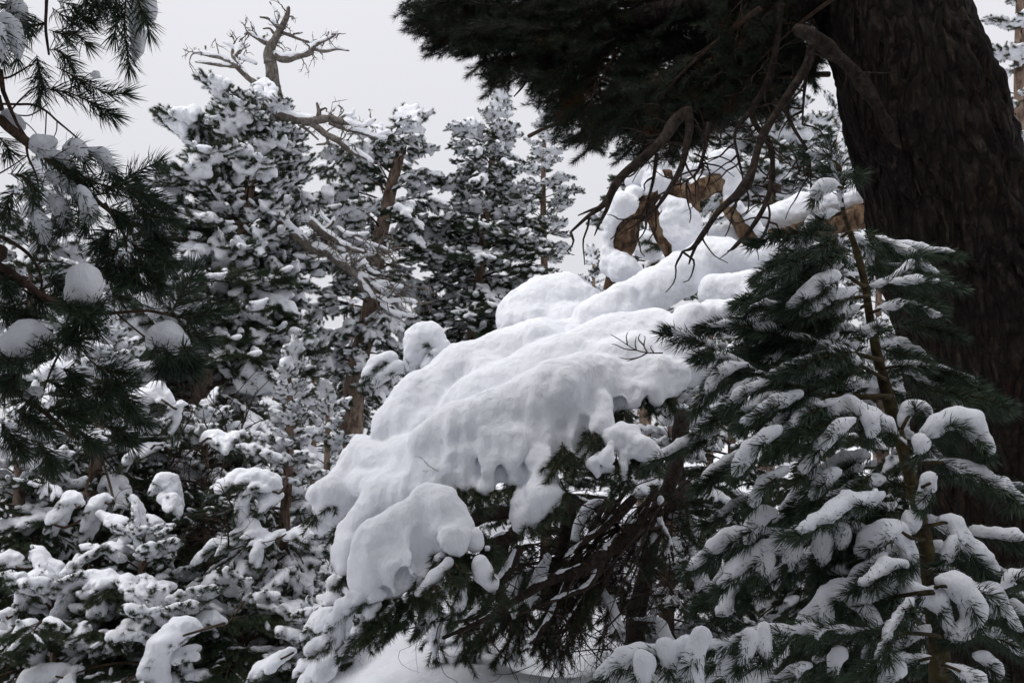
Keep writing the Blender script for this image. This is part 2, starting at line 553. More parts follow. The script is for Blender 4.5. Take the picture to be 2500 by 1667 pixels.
# ------------------------------------------------------------------ bough library (shared by the middle and far trees)
def gen_bough(seed, L, rise, droop, ntw, twl, nsub, shl, nspec, sspec, tw_droop=0.1, mat=None, vox=0.026, bare=0.22, tips=False, frost=0.0):
    rng = np.random.default_rng(seed)
    wood, ned = MB(), MB()
    ts = np.linspace(0, 1, 9)
    wig = rng.normal(0, 0.03 * L, 3)
    ax = np.stack([L * ts * (1 - 0.08 * ts), wig[0] * np.sin(3 * ts) + wig[1] * ts ** 2, L * (rise * ts - droop * ts ** 2) + wig[2] * np.sin(5 * ts) * 0.5], 1)
    wood.tube(ax, np.linspace(0.013 * L + 0.004, 0.004, 9), 5, 12)
    shoots, prims = [], []
    nlen, nw, per_m = nspec
    prob, rmin, rmax = sspec

    def at(t):
        return np.array([np.interp(t, ts, ax[:, i]) for i in range(3)])

    clump = rng.random(6)

    def grow(base, d, l, dr, up, npt=4):
        pts = [base]
        d = nrm(d)
        for k in range(npt):
            d = d.copy(); d[2] += (-dr if k < npt - 1 else up)
            d = nrm(d)
            pts.append(pts[-1] + d * l / npt)
        return np.array(pts)

    side = 1
    for i in range(ntw + 1):
        last = i == ntw
        t = 1.0 if last else bare + (0.97 - bare) * (i + 0.5) / ntw
        side = -side
        base = at(t); tan = nrm(at(min(1, t + .03)) - at(max(0, t - .03)))
        a = 0.0 if last else rng.uniform(0.65, 1.05)
        d = tan * math.cos(a) + np.array([0, side, 0]) * math.sin(a) + np.array([0, 0, rng.uniform(-.22, .3)])
        l = twl * (1.0 - 0.55 * max(0, (t - .45) / .55)) * (0.6 + 0.4 * min(1, t / .4)) * rng.uniform(.7, 1.15)
        tw = grow(base, d, l, tw_droop, 0.15)
        wood.tube(tw, (0.006, 0.003), 4, 6)
        subs = [tw[2:]]
        for j in range(nsub):
            u = 0.3 + 0.65 * (j + rng.random() * .6) / nsub
            k = min(3, int(u * 4)); f = u * 4 - k
            b = tw[k] * (1 - f) + tw[k + 1] * f
            td = nrm(tw[k + 1] - tw[k])
            s2 = 1 if j % 2 else -1
            pd = nrm(np.cross(td, [0, 0, 1])) * s2
            dd = td * .75 + pd * .65 + np.array([0, 0, rng.uniform(-.3, .3)])
            sh = grow(b, dd, shl * rng.uniform(.65, 1.2), tw_droop * 1.1, 0.2, 3)
            wood.tube(sh, (0.0035, 0.002), 3, 4)
            subs.append(sh)
        shoots += subs
        load = clump[int(t * 5.99)] * .6 + rng.random() * .4
        if load < prob:
            r = rmin + (rmax - rmin) * rng.random() ** 1.3 * (1 - load / prob * .5)
            if tips:
                for q in range(6):
                    f = rng.random()
                    p = tw[2] * (1 - f) + tw[4] * f + rng.normal(0, .42, 3) * r * [1, 1, .6] + [0, 0, r * .45]
                    p2 = p + rng.normal(0, .3, 3) * r + [0, 0, -r * rng.uniform(0, .9)]
                    prims += [(p, p2, r * rng.uniform(.5, .85), r * rng.uniform(.35, .6))]
            else:
                prims += caps(tw[1:], np.array([.55, .9, 1, .7]) * r * rng.uniform(.75, 1.2, 4), 0.55)
            for sh in subs[1:]:
                if rng.random() < (.35 if tips else .7):
                    m = len(sh)
                    prims += caps(sh, np.linspace(.75, .5, m) * r * rng.uniform(.7, 1.1), 0.5)
        else:
            for sh in subs:
                if rng.random() < frost:
                    m = len(sh)
                    prims += caps(sh, np.linspace(.65, 1.0, m) * rng.uniform(.019, .034), 0.7)
    if prob > 0.3:
        prims += caps(ax[2:], np.linspace(.5, .8, 7) * min(rmin, .034), 0.5)
    ned.needles(shoots, per_m, nlen, nw, False, rng)
    wm = wood.mesh('branch', M_TWIG)
    nm = ned.mesh('needles', mat or M_NEEDLE, False)
    sm = snow_mesh('snow', prims, vox, 0.016, amp=((0.012, 10.0), (0.006, 26.0))) if prims else None
    return (wm, nm, sm, L)


LIB = {}
FAR = (0.072, 0.0062, 900)
NV = 5
for i in range(NV):
    LIB.setdefault('light', []).append(gen_bough(100 + i, 1.35, .14, .22, 13, .46, 6, .17, FAR, (.46, .024, .062), .06, frost=0.32))
    LIB.setdefault('heavy', []).append(gen_bough(200 + i, 1.35, .22, .46, 12, .44, 6, .18, FAR, (.46, .050, .125), .16, tips=True, frost=0.36))
    LIB.setdefault('droop', []).append(gen_bough(300 + i, 1.5, .10, .55, 12, .50, 6, .20, FAR, (.46, .030, .090), .28, frost=0.26))
    LIB.setdefault('tuft', []).append(gen_bough(700 + i, 1.3, .34, .20, 12, .42, 6, .17, FAR, (.34, .055, .140), -.02, tips=True, frost=0.36))
    LIB.setdefault('dark', []).append(gen_bough(800 + i, 1.5, .06, .34, 13, .52, 6, .20, FAR, (.17, .030, .085), .16, frost=0.06))
    LIB.setdefault('top', []).append(gen_bough(400 + i, 0.8, .45, .35, 9, .26, 5, .13, FAR, (.45, .040, .085), .06, tips=True, frost=0.6))
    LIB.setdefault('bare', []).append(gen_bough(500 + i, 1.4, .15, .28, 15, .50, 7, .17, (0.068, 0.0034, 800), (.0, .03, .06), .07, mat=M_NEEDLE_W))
    LIB.setdefault('shade_canopy', []).append(gen_bough(600 + i, 1.6, .20, .30, 13, .55, 5, .2, (0.06, 0.008, 500), (.95, .05, .12), .07, mat=M_NEEDLE_W, vox=.035))  # snow-heavy boughs for the added out-of-frame shade overhead


def put_bough(root, var, base, az, pitch, sc, rng, with_snow=True):
    wm, nm, sm, L = var
    o = link('branch', wm, root, tuple(np.asarray(base) - np.array(root.location)), (rng.uniform(-.3, .3), pitch, az), sc)
    n = link('needles', nm, o, stuff=True)
    if sm is not None and with_snow:
        link('snow', sm, o)
    return o


def pine(name, label, axis, env, n, kinds, seed, trunk_r=(0.03, 0.16), top_scale=.6, group=None, yscale=1.0, az_bias=None, mat=None, low_pitch=.25, top_pitch=-.65, jit=.28, len_mul=1.0, smin=.35, cat='pine tree'):
    """axis: [(px, py, d)] top -> bottom; env: [(py, left reach, right reach)] in source pixels from the axis"""
    rng = np.random.default_rng(seed)
    A = np.array([P(*a) for a in axis])
    pyA = np.array([a[1] for a in axis], float)
    dA = np.array([a[2] for a in axis], float)
    foot = A[-1].copy()
    gz = float(ground_z(foot[0], foot[1]))
    if foot[2] > gz:
        dirn = nrm(A[-1] - A[-2])
        foot = foot + dirn * (foot[2] - gz) / max(0.4, -dirn[2])
        gz = float(ground_z(foot[0], foot[1]))
    foot[2] = gz - 0.1
    root = thing(name, foot, label, cat, group)
    tb = MB()
    line = np.vstack([A, foot[None]])
    tb.tube(rel(root, line), np.linspace(trunk_r[0], trunk_r[1], len(line)), 9, 24, .12, 5.0)
    link('trunk', tb.mesh('trunk', mat or M_TRUNK), root)
    E = np.array(env, float)
    for i in range(n):
        u = (i + rng.random() * .9) / n
        py = E[0, 0] + (E[-1, 0] - E[0, 0]) * u
        d = np.interp(py, pyA, dA)
        base = np.array([np.interp(py, pyA, A[:, k]) for k in range(3)])
        az = (i * 2.399963 + rng.uniform(-.4, .4)) % (2 * math.pi)
        if az_bias is not None and rng.random() < az_bias[1]:
            az = az_bias[0] + rng.uniform(-1.0, 1.0)
        lf, rt = np.interp(py, E[:, 0], E[:, 1]), np.interp(py, E[:, 0], E[:, 2])
        c = math.cos(az)
        reach = (rt if c > 0 else lf) * abs(c) + (lf + rt) * .5 * yscale * (1 - abs(c))
        reach = reach / KF * d * rng.uniform(.68, 1.08) * len_mul
        kk = kinds[min(len(kinds) - 1, int(u * len(kinds)))]
        if isinstance(kk, tuple):
            kk = kk[int(rng.integers(len(kk)))]
        if reach < .55:
            kk = 'top'
        var = LIB[kk][int(rng.integers(NV))]
        s = max(smin, min(1.7, reach / var[3]))
        pitch = top_pitch * (1 - u) ** 1.3 + low_pitch * u + rng.uniform(-jit, jit)
        put_bough(root, var, base, az, pitch, s, rng)
    # leader
    put_bough(root, LIB['top'][seed % NV], A[0] - np.array([0, 0, .35 * top_scale]), rng.uniform(0, 6), -1.25, top_scale, rng)
    return root


# ------------------------------------------------------------------ authored boughs
NEAR = (0.045, 0.0022, 1650)
MID = (0.058, 0.0036, 1250)


def bough(root, pts, wood_r, snow_r, nsh, shl, spec, seed, pull=(0, 0, -.35), fine=False, vox=.012, mat=None, start=.15, wmat=None, name='branch', joint=None, k=.010, snow_side=.35, lift=.8, sax=.74, ssh=.5, amp=((.006, 16.0), (.003, 45.0)), extra=None):
    """a bough along world points, with side shoots, needles, and snow lying on it (snow_r: radius at the points)"""
    rng = np.random.default_rng(seed)
    pts = rel(root, pts)
    n = max(8, 4 * len(pts))
    c = smooth_line(pts, n)
    L = np.linalg.norm(np.diff(c, axis=0), axis=1).sum()
    wood, ned = MB(), MB()
    if joint is not None:
        j = rel(root, [joint])[0]
        wood.tube(np.vstack([j, pts]), np.linspace(wood_r[0] * 1.25, wood_r[1], len(pts) + 1), 6, n + 4)
    else:
        wr = np.linspace(wood_r[0], wood_r[1], len(pts)); wr[0] *= .3
        wood.tube(pts, wr, 6, n)
    shoots = []
    prims = []
    sr = np.interp(np.linspace(0, 1, n), np.linspace(0, 1, len(snow_r)), snow_r) if snow_r is not None else None
    pull = np.array(pull, float)
    s0 = int(start * n)
    shoots.append(c[s0:])
    if sr is not None:
        b0 = 0 if joint is None else s0 // 2
        prims += caps(c[b0:], sax * sr[b0:] * (1 + .18 * rng.normal(size=len(c[b0:]))).clip(.6, 1.4), lift)
    for i in range(nsh):
        u = start + (0.98 - start) * (i + rng.random() * .8) / nsh
        kf = u * (n - 1); kk = min(n - 2, int(kf)); f = kf - kk
        b = c[kk] * (1 - f) + c[kk + 1] * f
        td = nrm(c[kk + 1] - c[kk])
        sd = nrm(np.cross(td, [0, 0, 1])) * (1 if i % 2 else -1)
        d = nrm(td * .8 + sd * rng.uniform(.45, .95) + pull * rng.uniform(.4, 1.2) + np.array([0, 0, rng.uniform(-.15, .25)]))
        l = shl * rng.uniform(.6, 1.15) * (1 - .35 * u)
        p = [b]
        for q in range(4):
            d = nrm(d + pull * .16)
            p.append(p[-1] + d * l / 4)
        p = np.array(p)
        wood.tube(p, (.0035, .002), 4, 6)
        shoots.append(p)
        if sr is not None and rng.random() < snow_side:
            r = ssh * sr[kk] * rng.uniform(.7, 1.15)
            prims += caps(p, np.array([.9, 1, 1, .9, .6]) * r, lift)
    ned.needles(shoots, spec[2], spec[0], spec[1], fine, rng)
    o = link(name, wood.mesh('branch', wmat or M_TWIG), root)
    link('needles', ned.mesh('needles', mat or (M_NEEDLE_N if fine else M_NEEDLE), False), o, stuff=True)
    if extra:
        r0 = np.array(root.location)
        prims += [(a - r0, b - r0, ra, rb) for a, b, ra, rb in extra]
    if prims:
        link('snow', snow_mesh('snow', prims, vox, k, amp=amp), o)
    return o


def zbough(root, z, rows, d, wood_px, snow_px, nsh, sh_px, spec, seed, **kw):
    """rows: (x, y[, dd]) in the pixels of crop z; sizes in the same pixels"""
    dm = rows[0][2] if len(rows[0]) > 2 else d
    pts = [zp(z, r[0], r[1], r[2] if len(r) > 2 else d) for r in rows]
    sp = None if snow_px is None else [zr(z, s, dm) for s in snow_px]
    return bough(root, pts, [zr(z, w, dm) for w in wood_px], sp, nsh, zr(z, sh_px, dm), spec, seed, **kw)


def limb(root, z, rows, d, mat, sides=8, wob=.15, wf=8.0, name='limb', snow=None, seg=None):
    """bare wood: rows (x, y, r) or (x, y, d, r)"""
    pts, rr = [], []
    for r in rows:
        dd = r[2] if len(r) == 4 else d
        pts.append(zp(z, r[0], r[1], dd)); rr.append(zr(z, r[-1], dd))
    b = MB()
    b.tube(rel(root, pts), rr, sides, seg or 6 * len(pts), wob, wf)
    o = link(name, b.mesh(name, mat), root)
    return o, pts, rr


def limb_snow(root, pts, rr, f=.8, seg=16, keep=None):
    a = smooth_line(np.column_stack([rel(root, pts), np.asarray(rr, float)]), seg)
    c = a[:, :3].copy(); c[:, 2] += a[:, 3] * .55 + .006 * f
    r = a[:, 3] * .78 * min(f, 1.15) + .011 * f
    out_ = []
    for i in range(len(c) - 1):
        if keep is None or vnoise(np.array(c[i]), 2.2) > keep:
            out_.append((c[i], c[i + 1], r[i], r[i + 1]))
    return out_


def twig_tangle(root, starts, n, length, r, seed, pull=(0, 0, -.2), name='twigs', mat=None, levels=2):
    rng = np.random.default_rng(seed)
    b = MB()
    starts = np.asarray(starts, float)
    ends = []

    def go(p, d, l, rr, lev):
        pts = [p]
        for q in range(5):
            d = nrm(d + rng.normal(0, .28, 3) + np.array(pull) * .3)
            pts.append(pts[-1] + d * l / 5)
            if lev and rng.random() < .75:
                dd = nrm(d + rng.normal(0, .7, 3))
                go(pts[-1], dd, l * rng.uniform(.35, .65), rr * .55, lev - 1)
        b.tube(rel(root, pts), (rr, rr * .4), 5 if lev == levels else 4, 8 if lev == levels else 6)
        ends.append(np.array(pts[-3:]))

    for i in range(n):
        p = starts[int(rng.integers(len(starts)))] + rng.normal(0, .05, 3)
        go(p, rng.normal(0, 1, 3) * [1, .6, .7], length * rng.uniform(.5, 1.2), r * rng.uniform(.6, 1.3), levels)
    link(name, b.mesh(name, mat or M_TWIG), root, stuff=True)
    return ends


RNG = np.random.default_rng(11)

# ================================================================== the fallen pine under its great load of snow
f_foot = P(1395, 1560, 7.6); f_foot[2] = ground_z(f_foot[0], f_foot[1]) - .1
fallen = thing('fallen_pine', f_foot, 'bent old pine buried under one huge smooth mass of snow', 'pine tree')

D = []
# back tier
D += zcaps('D', [(330, 620, 7.15, 122), (450, 510, 7.25, 132), (620, 400, 7.35, 138), (800, 335, 7.45, 142), (960, 280, 7.55, 132), (1120, 265, 7.7, 118)])
D += zcaps('D', [(290, 665, 7.05, 85), (300, 700, 7.0, 50)]) + zcaps('D', [(400, 660, 7.05, 90), (405, 730, 7.0, 40)])
D += zcaps('D', [(950, 265, 7.35, 112), (985, 330, 7.3, 70)])
D += zcaps('D', [(720, 420, 7.2, 110), (760, 480, 7.0, 60)])
# body fill
D += zcaps('D', [(700, 560, 7.0, 175), (1000, 420, 7.1, 175), (1300, 300, 7.3, 175), (1480, 250, 7.4, 150)])
D += zcaps('D', [(420, 680, 7.05, 105), (600, 600, 7.12, 122), (800, 510, 7.18, 130), (1000, 430, 7.22, 122), (1150, 360, 7.35, 115), (1320, 310, 7.45, 115)])
D += zcaps('D', [(330, 760, 6.85, 80), (400, 760, 6.7, 95), (460, 860, 6.4, 90)]) + zcaps('D', [(160, 740, 7.0, 62), (260, 800, 6.85, 80), (340, 830, 6.75, 80)])
D += zcaps('D', [(300, 950, 6.45, 90), (400, 920, 6.4, 90), (480, 900, 6.35, 80)]) + zcaps('D', [(150, 880, 6.8, 60), (220, 900, 6.65, 75)])
D += zcaps('D', [(1250, 350, 7.0, 110), (1400, 330, 7.0, 120), (1540, 330, 7.0, 120), (1640, 330, 7.0, 110)])
# rounded boulder of snow behind
D += zcaps('D', [(900, 130, 8.3, 138), (985, 75, 8.35, 120), (1060, 60, 8.4, 118), (1130, 110, 8.4, 120)])
D += zcaps('D', [(880, 180, 8.2, 118), (1100, 200, 8.2, 130)])
# upper folds
D += zcaps('H', [(300, 1530, 7.7, 150), (560, 1410, 7.8, 165), (800, 1320, 7.9, 175), (1050, 1160, 8.0, 160), (1250, 1040, 8.1, 155), (1400, 1010, 8.1, 130)])
D += zcaps('H', [(1290, 1000, 8.1, 125), (1400, 1000, 8.0, 120), (1600, 1080, 8.0, 90), (1760, 1010, 8.0, 100), (1880, 990, 8.0, 95), (2020, 1080, 8.0, 110), (2200, 1150, 8.0, 130)])
D += zcaps('H', [(1330, 1310, 7.7, 150), (1600, 1280, 7.6, 135), (1850, 1240, 7.6, 115), (2050, 1290, 7.6, 120), (2250, 1350, 7.6, 140)])
D += zcaps('H', [(1080, 1540, 7.2, 120), (1180, 1490, 7.2, 85)]) + zcaps('H', [(1470, 1440, 7.2, 80), (1550, 1420, 7.2, 62)])
D += zcaps('H', [(1300, 1480, 7.3, 120), (1600, 1480, 7.4, 150), (1900, 1480, 7.5, 170)])
# front tier
D += zcaps('D', [(490, 710, 6.5, 112), (600, 640, 6.5, 128), (760, 600, 6.55, 138), (920, 540, 6.6, 140), (1050, 460, 6.65, 140), (1150, 430, 6.7, 125), (1230, 425, 6.75, 110)])
D += zcaps('D', [(1250, 420, 6.8, 95), (1340, 410, 6.9, 72), (1430, 400, 6.85, 80), (1500, 392, 6.8, 78), (1570, 400, 6.8, 70)])
D += zcaps('D', [(480, 780, 6.50, 100), (560, 830, 6.40, 85), (580, 880, 6.35, 42)])
D += zcaps('D', [(620, 770, 6.40, 110), (640, 860, 6.35, 60)])
D += zcaps('D', [(740, 700, 6.40, 92), (725, 830, 6.30, 60), (712, 905, 6.25, 38)])
D += zcaps('D', [(830, 700, 6.40, 92), (822, 820, 6.30, 48)])
D += zcaps('D', [(960, 650, 6.50, 100), (955, 800, 6.35, 78), (935, 960, 6.20, 76), (905, 1040, 6.18, 50), (882, 1090, 6.15, 26)])
D += zcaps('D', [(1000, 800, 6.30, 60), (1015, 910, 6.20, 50), (1000, 970, 6.15, 26)])
D += zcaps('D', [(1100, 600, 6.60, 105), (1110, 760, 6.40, 52)])
D += zcaps('D', [(1190, 490, 6.70, 85), (1205, 600, 6.60, 46)]) + zcaps('D', [(1268, 450, 6.80, 62), (1282, 565, 6.70, 26)])
D += zcaps('D', [(1350, 450, 6.90, 40), (1400, 480, 6.90, 26)]) + zcaps('D', [(1470, 430, 6.90, 50), (1540, 470, 6.90, 34)])
D += zcaps('D', [(1170, 740, 6.40, 50), (1215, 830, 6.35, 22)])

g = np.random.default_rng(3)
for (x0, y0, x1, y1, d0, n_, ln, rr) in ((470, 800, 680, 850, 6.42, 8, 70, 34), (680, 800, 860, 790, 6.38, 6, 60, 30), (880, 1000, 1010, 900, 6.2, 6, 50, 26), (1060, 700, 1240, 600, 6.5, 8, 75, 30),
                                         (1230, 520, 1400, 440, 6.75, 8, 55, 24), (1400, 450, 1570, 440, 6.8, 7, 50, 26), (220, 690, 420, 720, 7.05, 7, 40, 30), (130, 1330, 440, 1250, 5.86, 10, 70, 30),
                                         (480, 1150, 600, 1140, 5.85, 4, 50, 26), (60, 1180, 160, 1120, 6.35, 4, 70, 26), (0, 940, 150, 840, 6.95, 6, 50, 26)):
    for _ in range(n_):
        f = g.random()
        x, y = x0 + (x1 - x0) * f + g.normal(0, 6), y0 + (y1 - y0) * f
        l = ln * g.uniform(.4, 1.3); q = rr * g.uniform(.7, 1.2)
        D += zcaps('D', [(x, y - ln, d0 + .04, q * 1.3), (x + g.normal(0, 5), y + l * .35, d0 - .07, q), (x + g.normal(0, 8), y + l * 1.15, d0 - .10, q * .6)])
# behind the lowest lump
D += zcaps('D', [(385, 850, 6.65, 78), (330, 860, 6.6, 76), (240, 940, 6.5, 85), (165, 1060, 6.4, 75), (110, 1180, 6.3, 48), (72, 1275, 6.2, 24)])
# left shoulder
D += zcaps('D', [(150, 720, 7.1, 58), (135, 800, 7.0, 58), (30, 900, 6.9, 58), (-60, 930, 6.9, 45)]) + zcaps('D', [(20, 1000, 6.9, 60), (-30, 1060, 6.9, 45), (60, 960, 6.9, 60)])
# lowest lump
D += zcaps('D', [(450, 960, 6.0, 72), (520, 990, 5.95, 82), (565, 1070, 5.9, 70), (575, 1120, 5.80, 52), (574, 1190, 5.74, 36)])
D += zcaps('D', [(430, 1010, 6.0, 82), (330, 1080, 5.95, 96), (230, 1150, 5.9, 100), (205, 1250, 5.85, 92), (190, 1345, 5.78, 66), (192, 1410, 5.74, 32)])
D += zcaps('D', [(300, 1200, 5.85, 90), (303, 1270, 5.76, 56), (306, 1350, 5.72, 32)]) + zcaps('D', [(395, 1150, 5.85, 82), (394, 1230, 5.76, 46), (392, 1305, 5.7, 26)])
D += zcaps('D', [(480, 1130, 5.9, 82), (466, 1200, 5.78, 48), (462, 1265, 5.74, 28)])
fr = np.array(fallen.location)
D = [(a - fr, b - fr, ra, rb) for a, b, ra, rb in D]
CV = []
for rows in ([(425, 1120, 5.80, 44), (450, 1220, 5.75, 56)], [(345, 1370, 5.68, 30), (346, 1250, 5.76, 20)], [(430, 1340, 5.66, 30), (428, 1260, 5.72, 22)], [(520, 1240, 5.72, 32), (520, 1140, 5.79, 18)], [(252, 1420, 5.70, 26), (252, 1360, 5.73, 18)],
             [(675, 940, 6.16, 34), (680, 820, 6.28, 22), (692, 720, 6.37, 12)], [(775, 900, 6.20, 30), (775, 780, 6.32, 18)], [(866, 970, 6.12, 36), (880, 850, 6.24, 26), (892, 740, 6.36, 14)], [(1062, 880, 6.18, 34), (1056, 740, 6.33, 20), (1050, 620, 6.44, 10)],
             [(1152, 730, 6.36, 36), (1150, 600, 6.46, 20)], [(1243, 620, 6.5, 24), (1238, 520, 6.58, 14)], [(1312, 570, 6.6, 26), (1316, 480, 6.68, 14)], [(1437, 500, 6.7, 22), (1436, 430, 6.76, 12)],
             [(955, 320, 7.26, 58), (985, 365, 7.2, 50)], [(560, 930, 6.2, 30), (540, 880, 6.25, 20)], [(345, 745, 6.98, 26), (350, 690, 7.02, 14)], [(720, 470, 7.12, 40), (700, 430, 7.16, 26)]):
    CV += [(a - fr, b - fr, ra, rb) for a, b, ra, rb in zcaps('D', rows)]
me = snow_mesh('snow_mass', D, .0175, .021, M_SNOWBIG, amp=((.016, 2.6), (.012, 6.0), (.007, 14.0), (.0055, 28.0)), fold=.036, carve=CV)
link('snow_mass', me, fallen)

for rows in ([(505, 1225, 5.8, 30), (512, 1250, 5.8, 26)], [(545, 1240, 5.7, 26), (480, 1310, 5.7, 30), (410, 1375, 5.7, 20)],
             [(655, 1120, 5.85, 40), (662, 1155, 5.85, 44)], [(685, 1245, 5.75, 36), (700, 1280, 5.75, 46), (735, 1330, 5.75, 32), (748, 1378, 5.75, 13)],
             [(722, 1178, 5.85, 18)], [(420, 1420, 5.85, 38), (430, 1450, 5.85, 30)]):
    pr = [(a - fr, b - fr, ra, rb) for a, b, ra, rb in zcaps('D', rows)]
    link('snow_lump', snow_mesh('snow_lump', pr, .014, .016, M_SNOW, amp=((.014, 7.0), (.004, 22.0))), fallen)

lump = []
for rows in ([(1250, 640, 6.45, 40), (1290, 690, 6.35, 50), (1320, 660, 6.4, 46), (1370, 700, 6.35, 52), (1420, 715, 6.3, 48), (1450, 750, 6.3, 36), (1470, 790, 6.3, 18)], [(1360, 680, 6.4, 54), (1400, 750, 6.3, 34)], [(1275, 715, 6.2, 30), (1262, 775, 6.15, 40)], [(1230, 760, 6.25, 24), (1190, 800, 6.2, 26), (1215, 850, 6.2, 18)], [(1335, 760, 6.3, 30), (1332, 850, 6.25, 16), (1325, 875, 6.2, 9)], [(1240, 830, 6.25, 22), (1280, 820, 6.25, 16)]):
    lump += [(a - fr, b - fr, ra, rb) for a, b, ra, rb in zcaps('D', rows)]
link('snow_lump', snow_mesh('snow_lump', lump, .013, .010, M_SNOW, amp=((.022, 6.0), (.012, 14.0), (.006, 32.0))), fallen)
for i, (rows, sn) in enumerate((([(260, 1400), (150, 1412), (60, 1480), (0, 1560)], (26, 40, 40, 24)), ([(230, 1440), (200, 1470), (172, 1535)], (24, 32, 16)), ([(60, 1500), (40, 1570), (-20, 1620), (-80, 1640)], (30, 34, 40, 30)),
                                ([(330, 1400), (240, 1480), (130, 1580), (60, 1650)], (0, 10, 16, 12)), ([(420, 1400), (330, 1500), (240, 1600)], (0, 8, 8)), ([(500, 1380), (470, 1470), (400, 1560)], (0, 14, 10)), ([(620, 1330), (600, 1420), (560, 1500)], (0, 10, 6)))):
    zbough(fallen, 'D', rows, 5.72, (9, 5), sn, 16, 85, MID, 1400 + i, pull=(-.15, -.1, -.45), vox=.013, k=.009, sax=.6, ssh=.55, snow_side=.6, amp=((.014, 7.0), (.010, 15.0), (.006, 34.0)), start=.05)

# gnarled orange limbs arching above the mass
for rows in ([(455, 1300, 50), (500, 1160, 66), (540, 1010, 82), (575, 890, 102), (610, 770, 105), (690, 650, 86), (770, 560, 76), (850, 460, 72), (940, 360, 66)],
             [(975, 1000, 62), (920, 900, 66), (850, 760, 62), (790, 640, 60), (740, 540, 50)],
             [(930, 420, 60), (1040, 500, 76), (1150, 500, 80), (1280, 440, 80), (1390, 400, 86), (1440, 300, 70)],
             [(1150, 500, 50), (1165, 590, 36), (1180, 650, 20)],
             [(1400, 540, 52), (1450, 640, 66), (1540, 750, 76), (1620, 870, 82), (1700, 1000, 84)],
             [(1700, 900, 60), (1850, 860, 66), (2050, 810, 80), (2350, 740, 95), (2700, 640, 100)]):
    limb(fallen, 'H', rows, 8.5, M_ORANGE, 14, .22, 7.0)
E = []
E += zcaps('H', [(540, 1060, 91), (580, 1120, 113), (640, 1190, 81)], 8.40) + zcaps('H', [(480, 1100, 67), (520, 1040, 67)], 8.45)
E += zcaps('H', [(430, 1100, 46), (440, 980, 44), (455, 860, 39), (485, 740, 55), (560, 600, 74), (650, 500, 69)], 8.45)
E += zcaps('H', [(560, 580, 88), (650, 590, 59)], 8.35) + zcaps('H', [(560, 680, 57), (600, 650, 48)], 8.35)
E += zcaps('H', [(640, 400, 57), (760, 330, 88), (880, 310, 100), (950, 300, 88)], 8.60) + zcaps('H', [(830, 420, 96), (800, 500, 67), (930, 430, 57)], 8.50)
E += zcaps('H', [(930, 600, 57), (1010, 650, 91), (1080, 730, 103), (1110, 850, 103), (1075, 960, 81), (1050, 1060, 67)], 8.35)
E += zcaps('H', [(930, 720, 72), (985, 820, 67), (1040, 900, 57)], 8.30)
E += zcaps('H', [(1010, 350, 59), (1120, 310, 49), (1260, 310, 53)], 8.50)
E += zcaps('H', [(1340, 250, 84), (1410, 235, 88), (1450, 340, 78), (1462, 450, 67), (1440, 555, 44)], 8.45)
E += zcaps('H', [(1515, 610, 32), (1610, 720, 52), (1700, 830, 52), (1745, 900, 32)], 8.40)
E += zcaps('H', [(1680, 730, 88), (1850, 690, 108), (2050, 630, 113), (2200, 590, 100), (2450, 530, 106)], 8.65)
E += zcaps('H', [(1330, 840, 57), (1440, 820, 57), (1480, 870, 57)], 8.65)
E += zcaps('H', [(750, 900, 84), (800, 990, 78), (700, 960, 48)], 9.06) + zcaps('H', [(775, 1085, 32), (760, 1140, 21)], 8.85) + zcaps('H', [(960, 1010, 44), (930, 1060, 44)], 8.75)
E = [(a - fr, b - fr, ra, rb) for a, b, ra, rb in E]
link('snow_mass', snow_mesh('snow_mass', E, .017, .018, M_SNOWBIG, amp=((.022, 3.4), (.014, 9.0), (.012, 22.0))), fallen)
zbough(fallen, 'H', [(980, 960), (880, 940), (760, 900)], 8.9, (16, 8), None, 6, 110, MID, 31, pull=(0, 0, -.4))
zbough(fallen, 'H', [(900, 1060), (800, 1100), (740, 1190)], 8.8, (16, 8), None, 6, 90, MID, 32, pull=(0, 0, -.4))

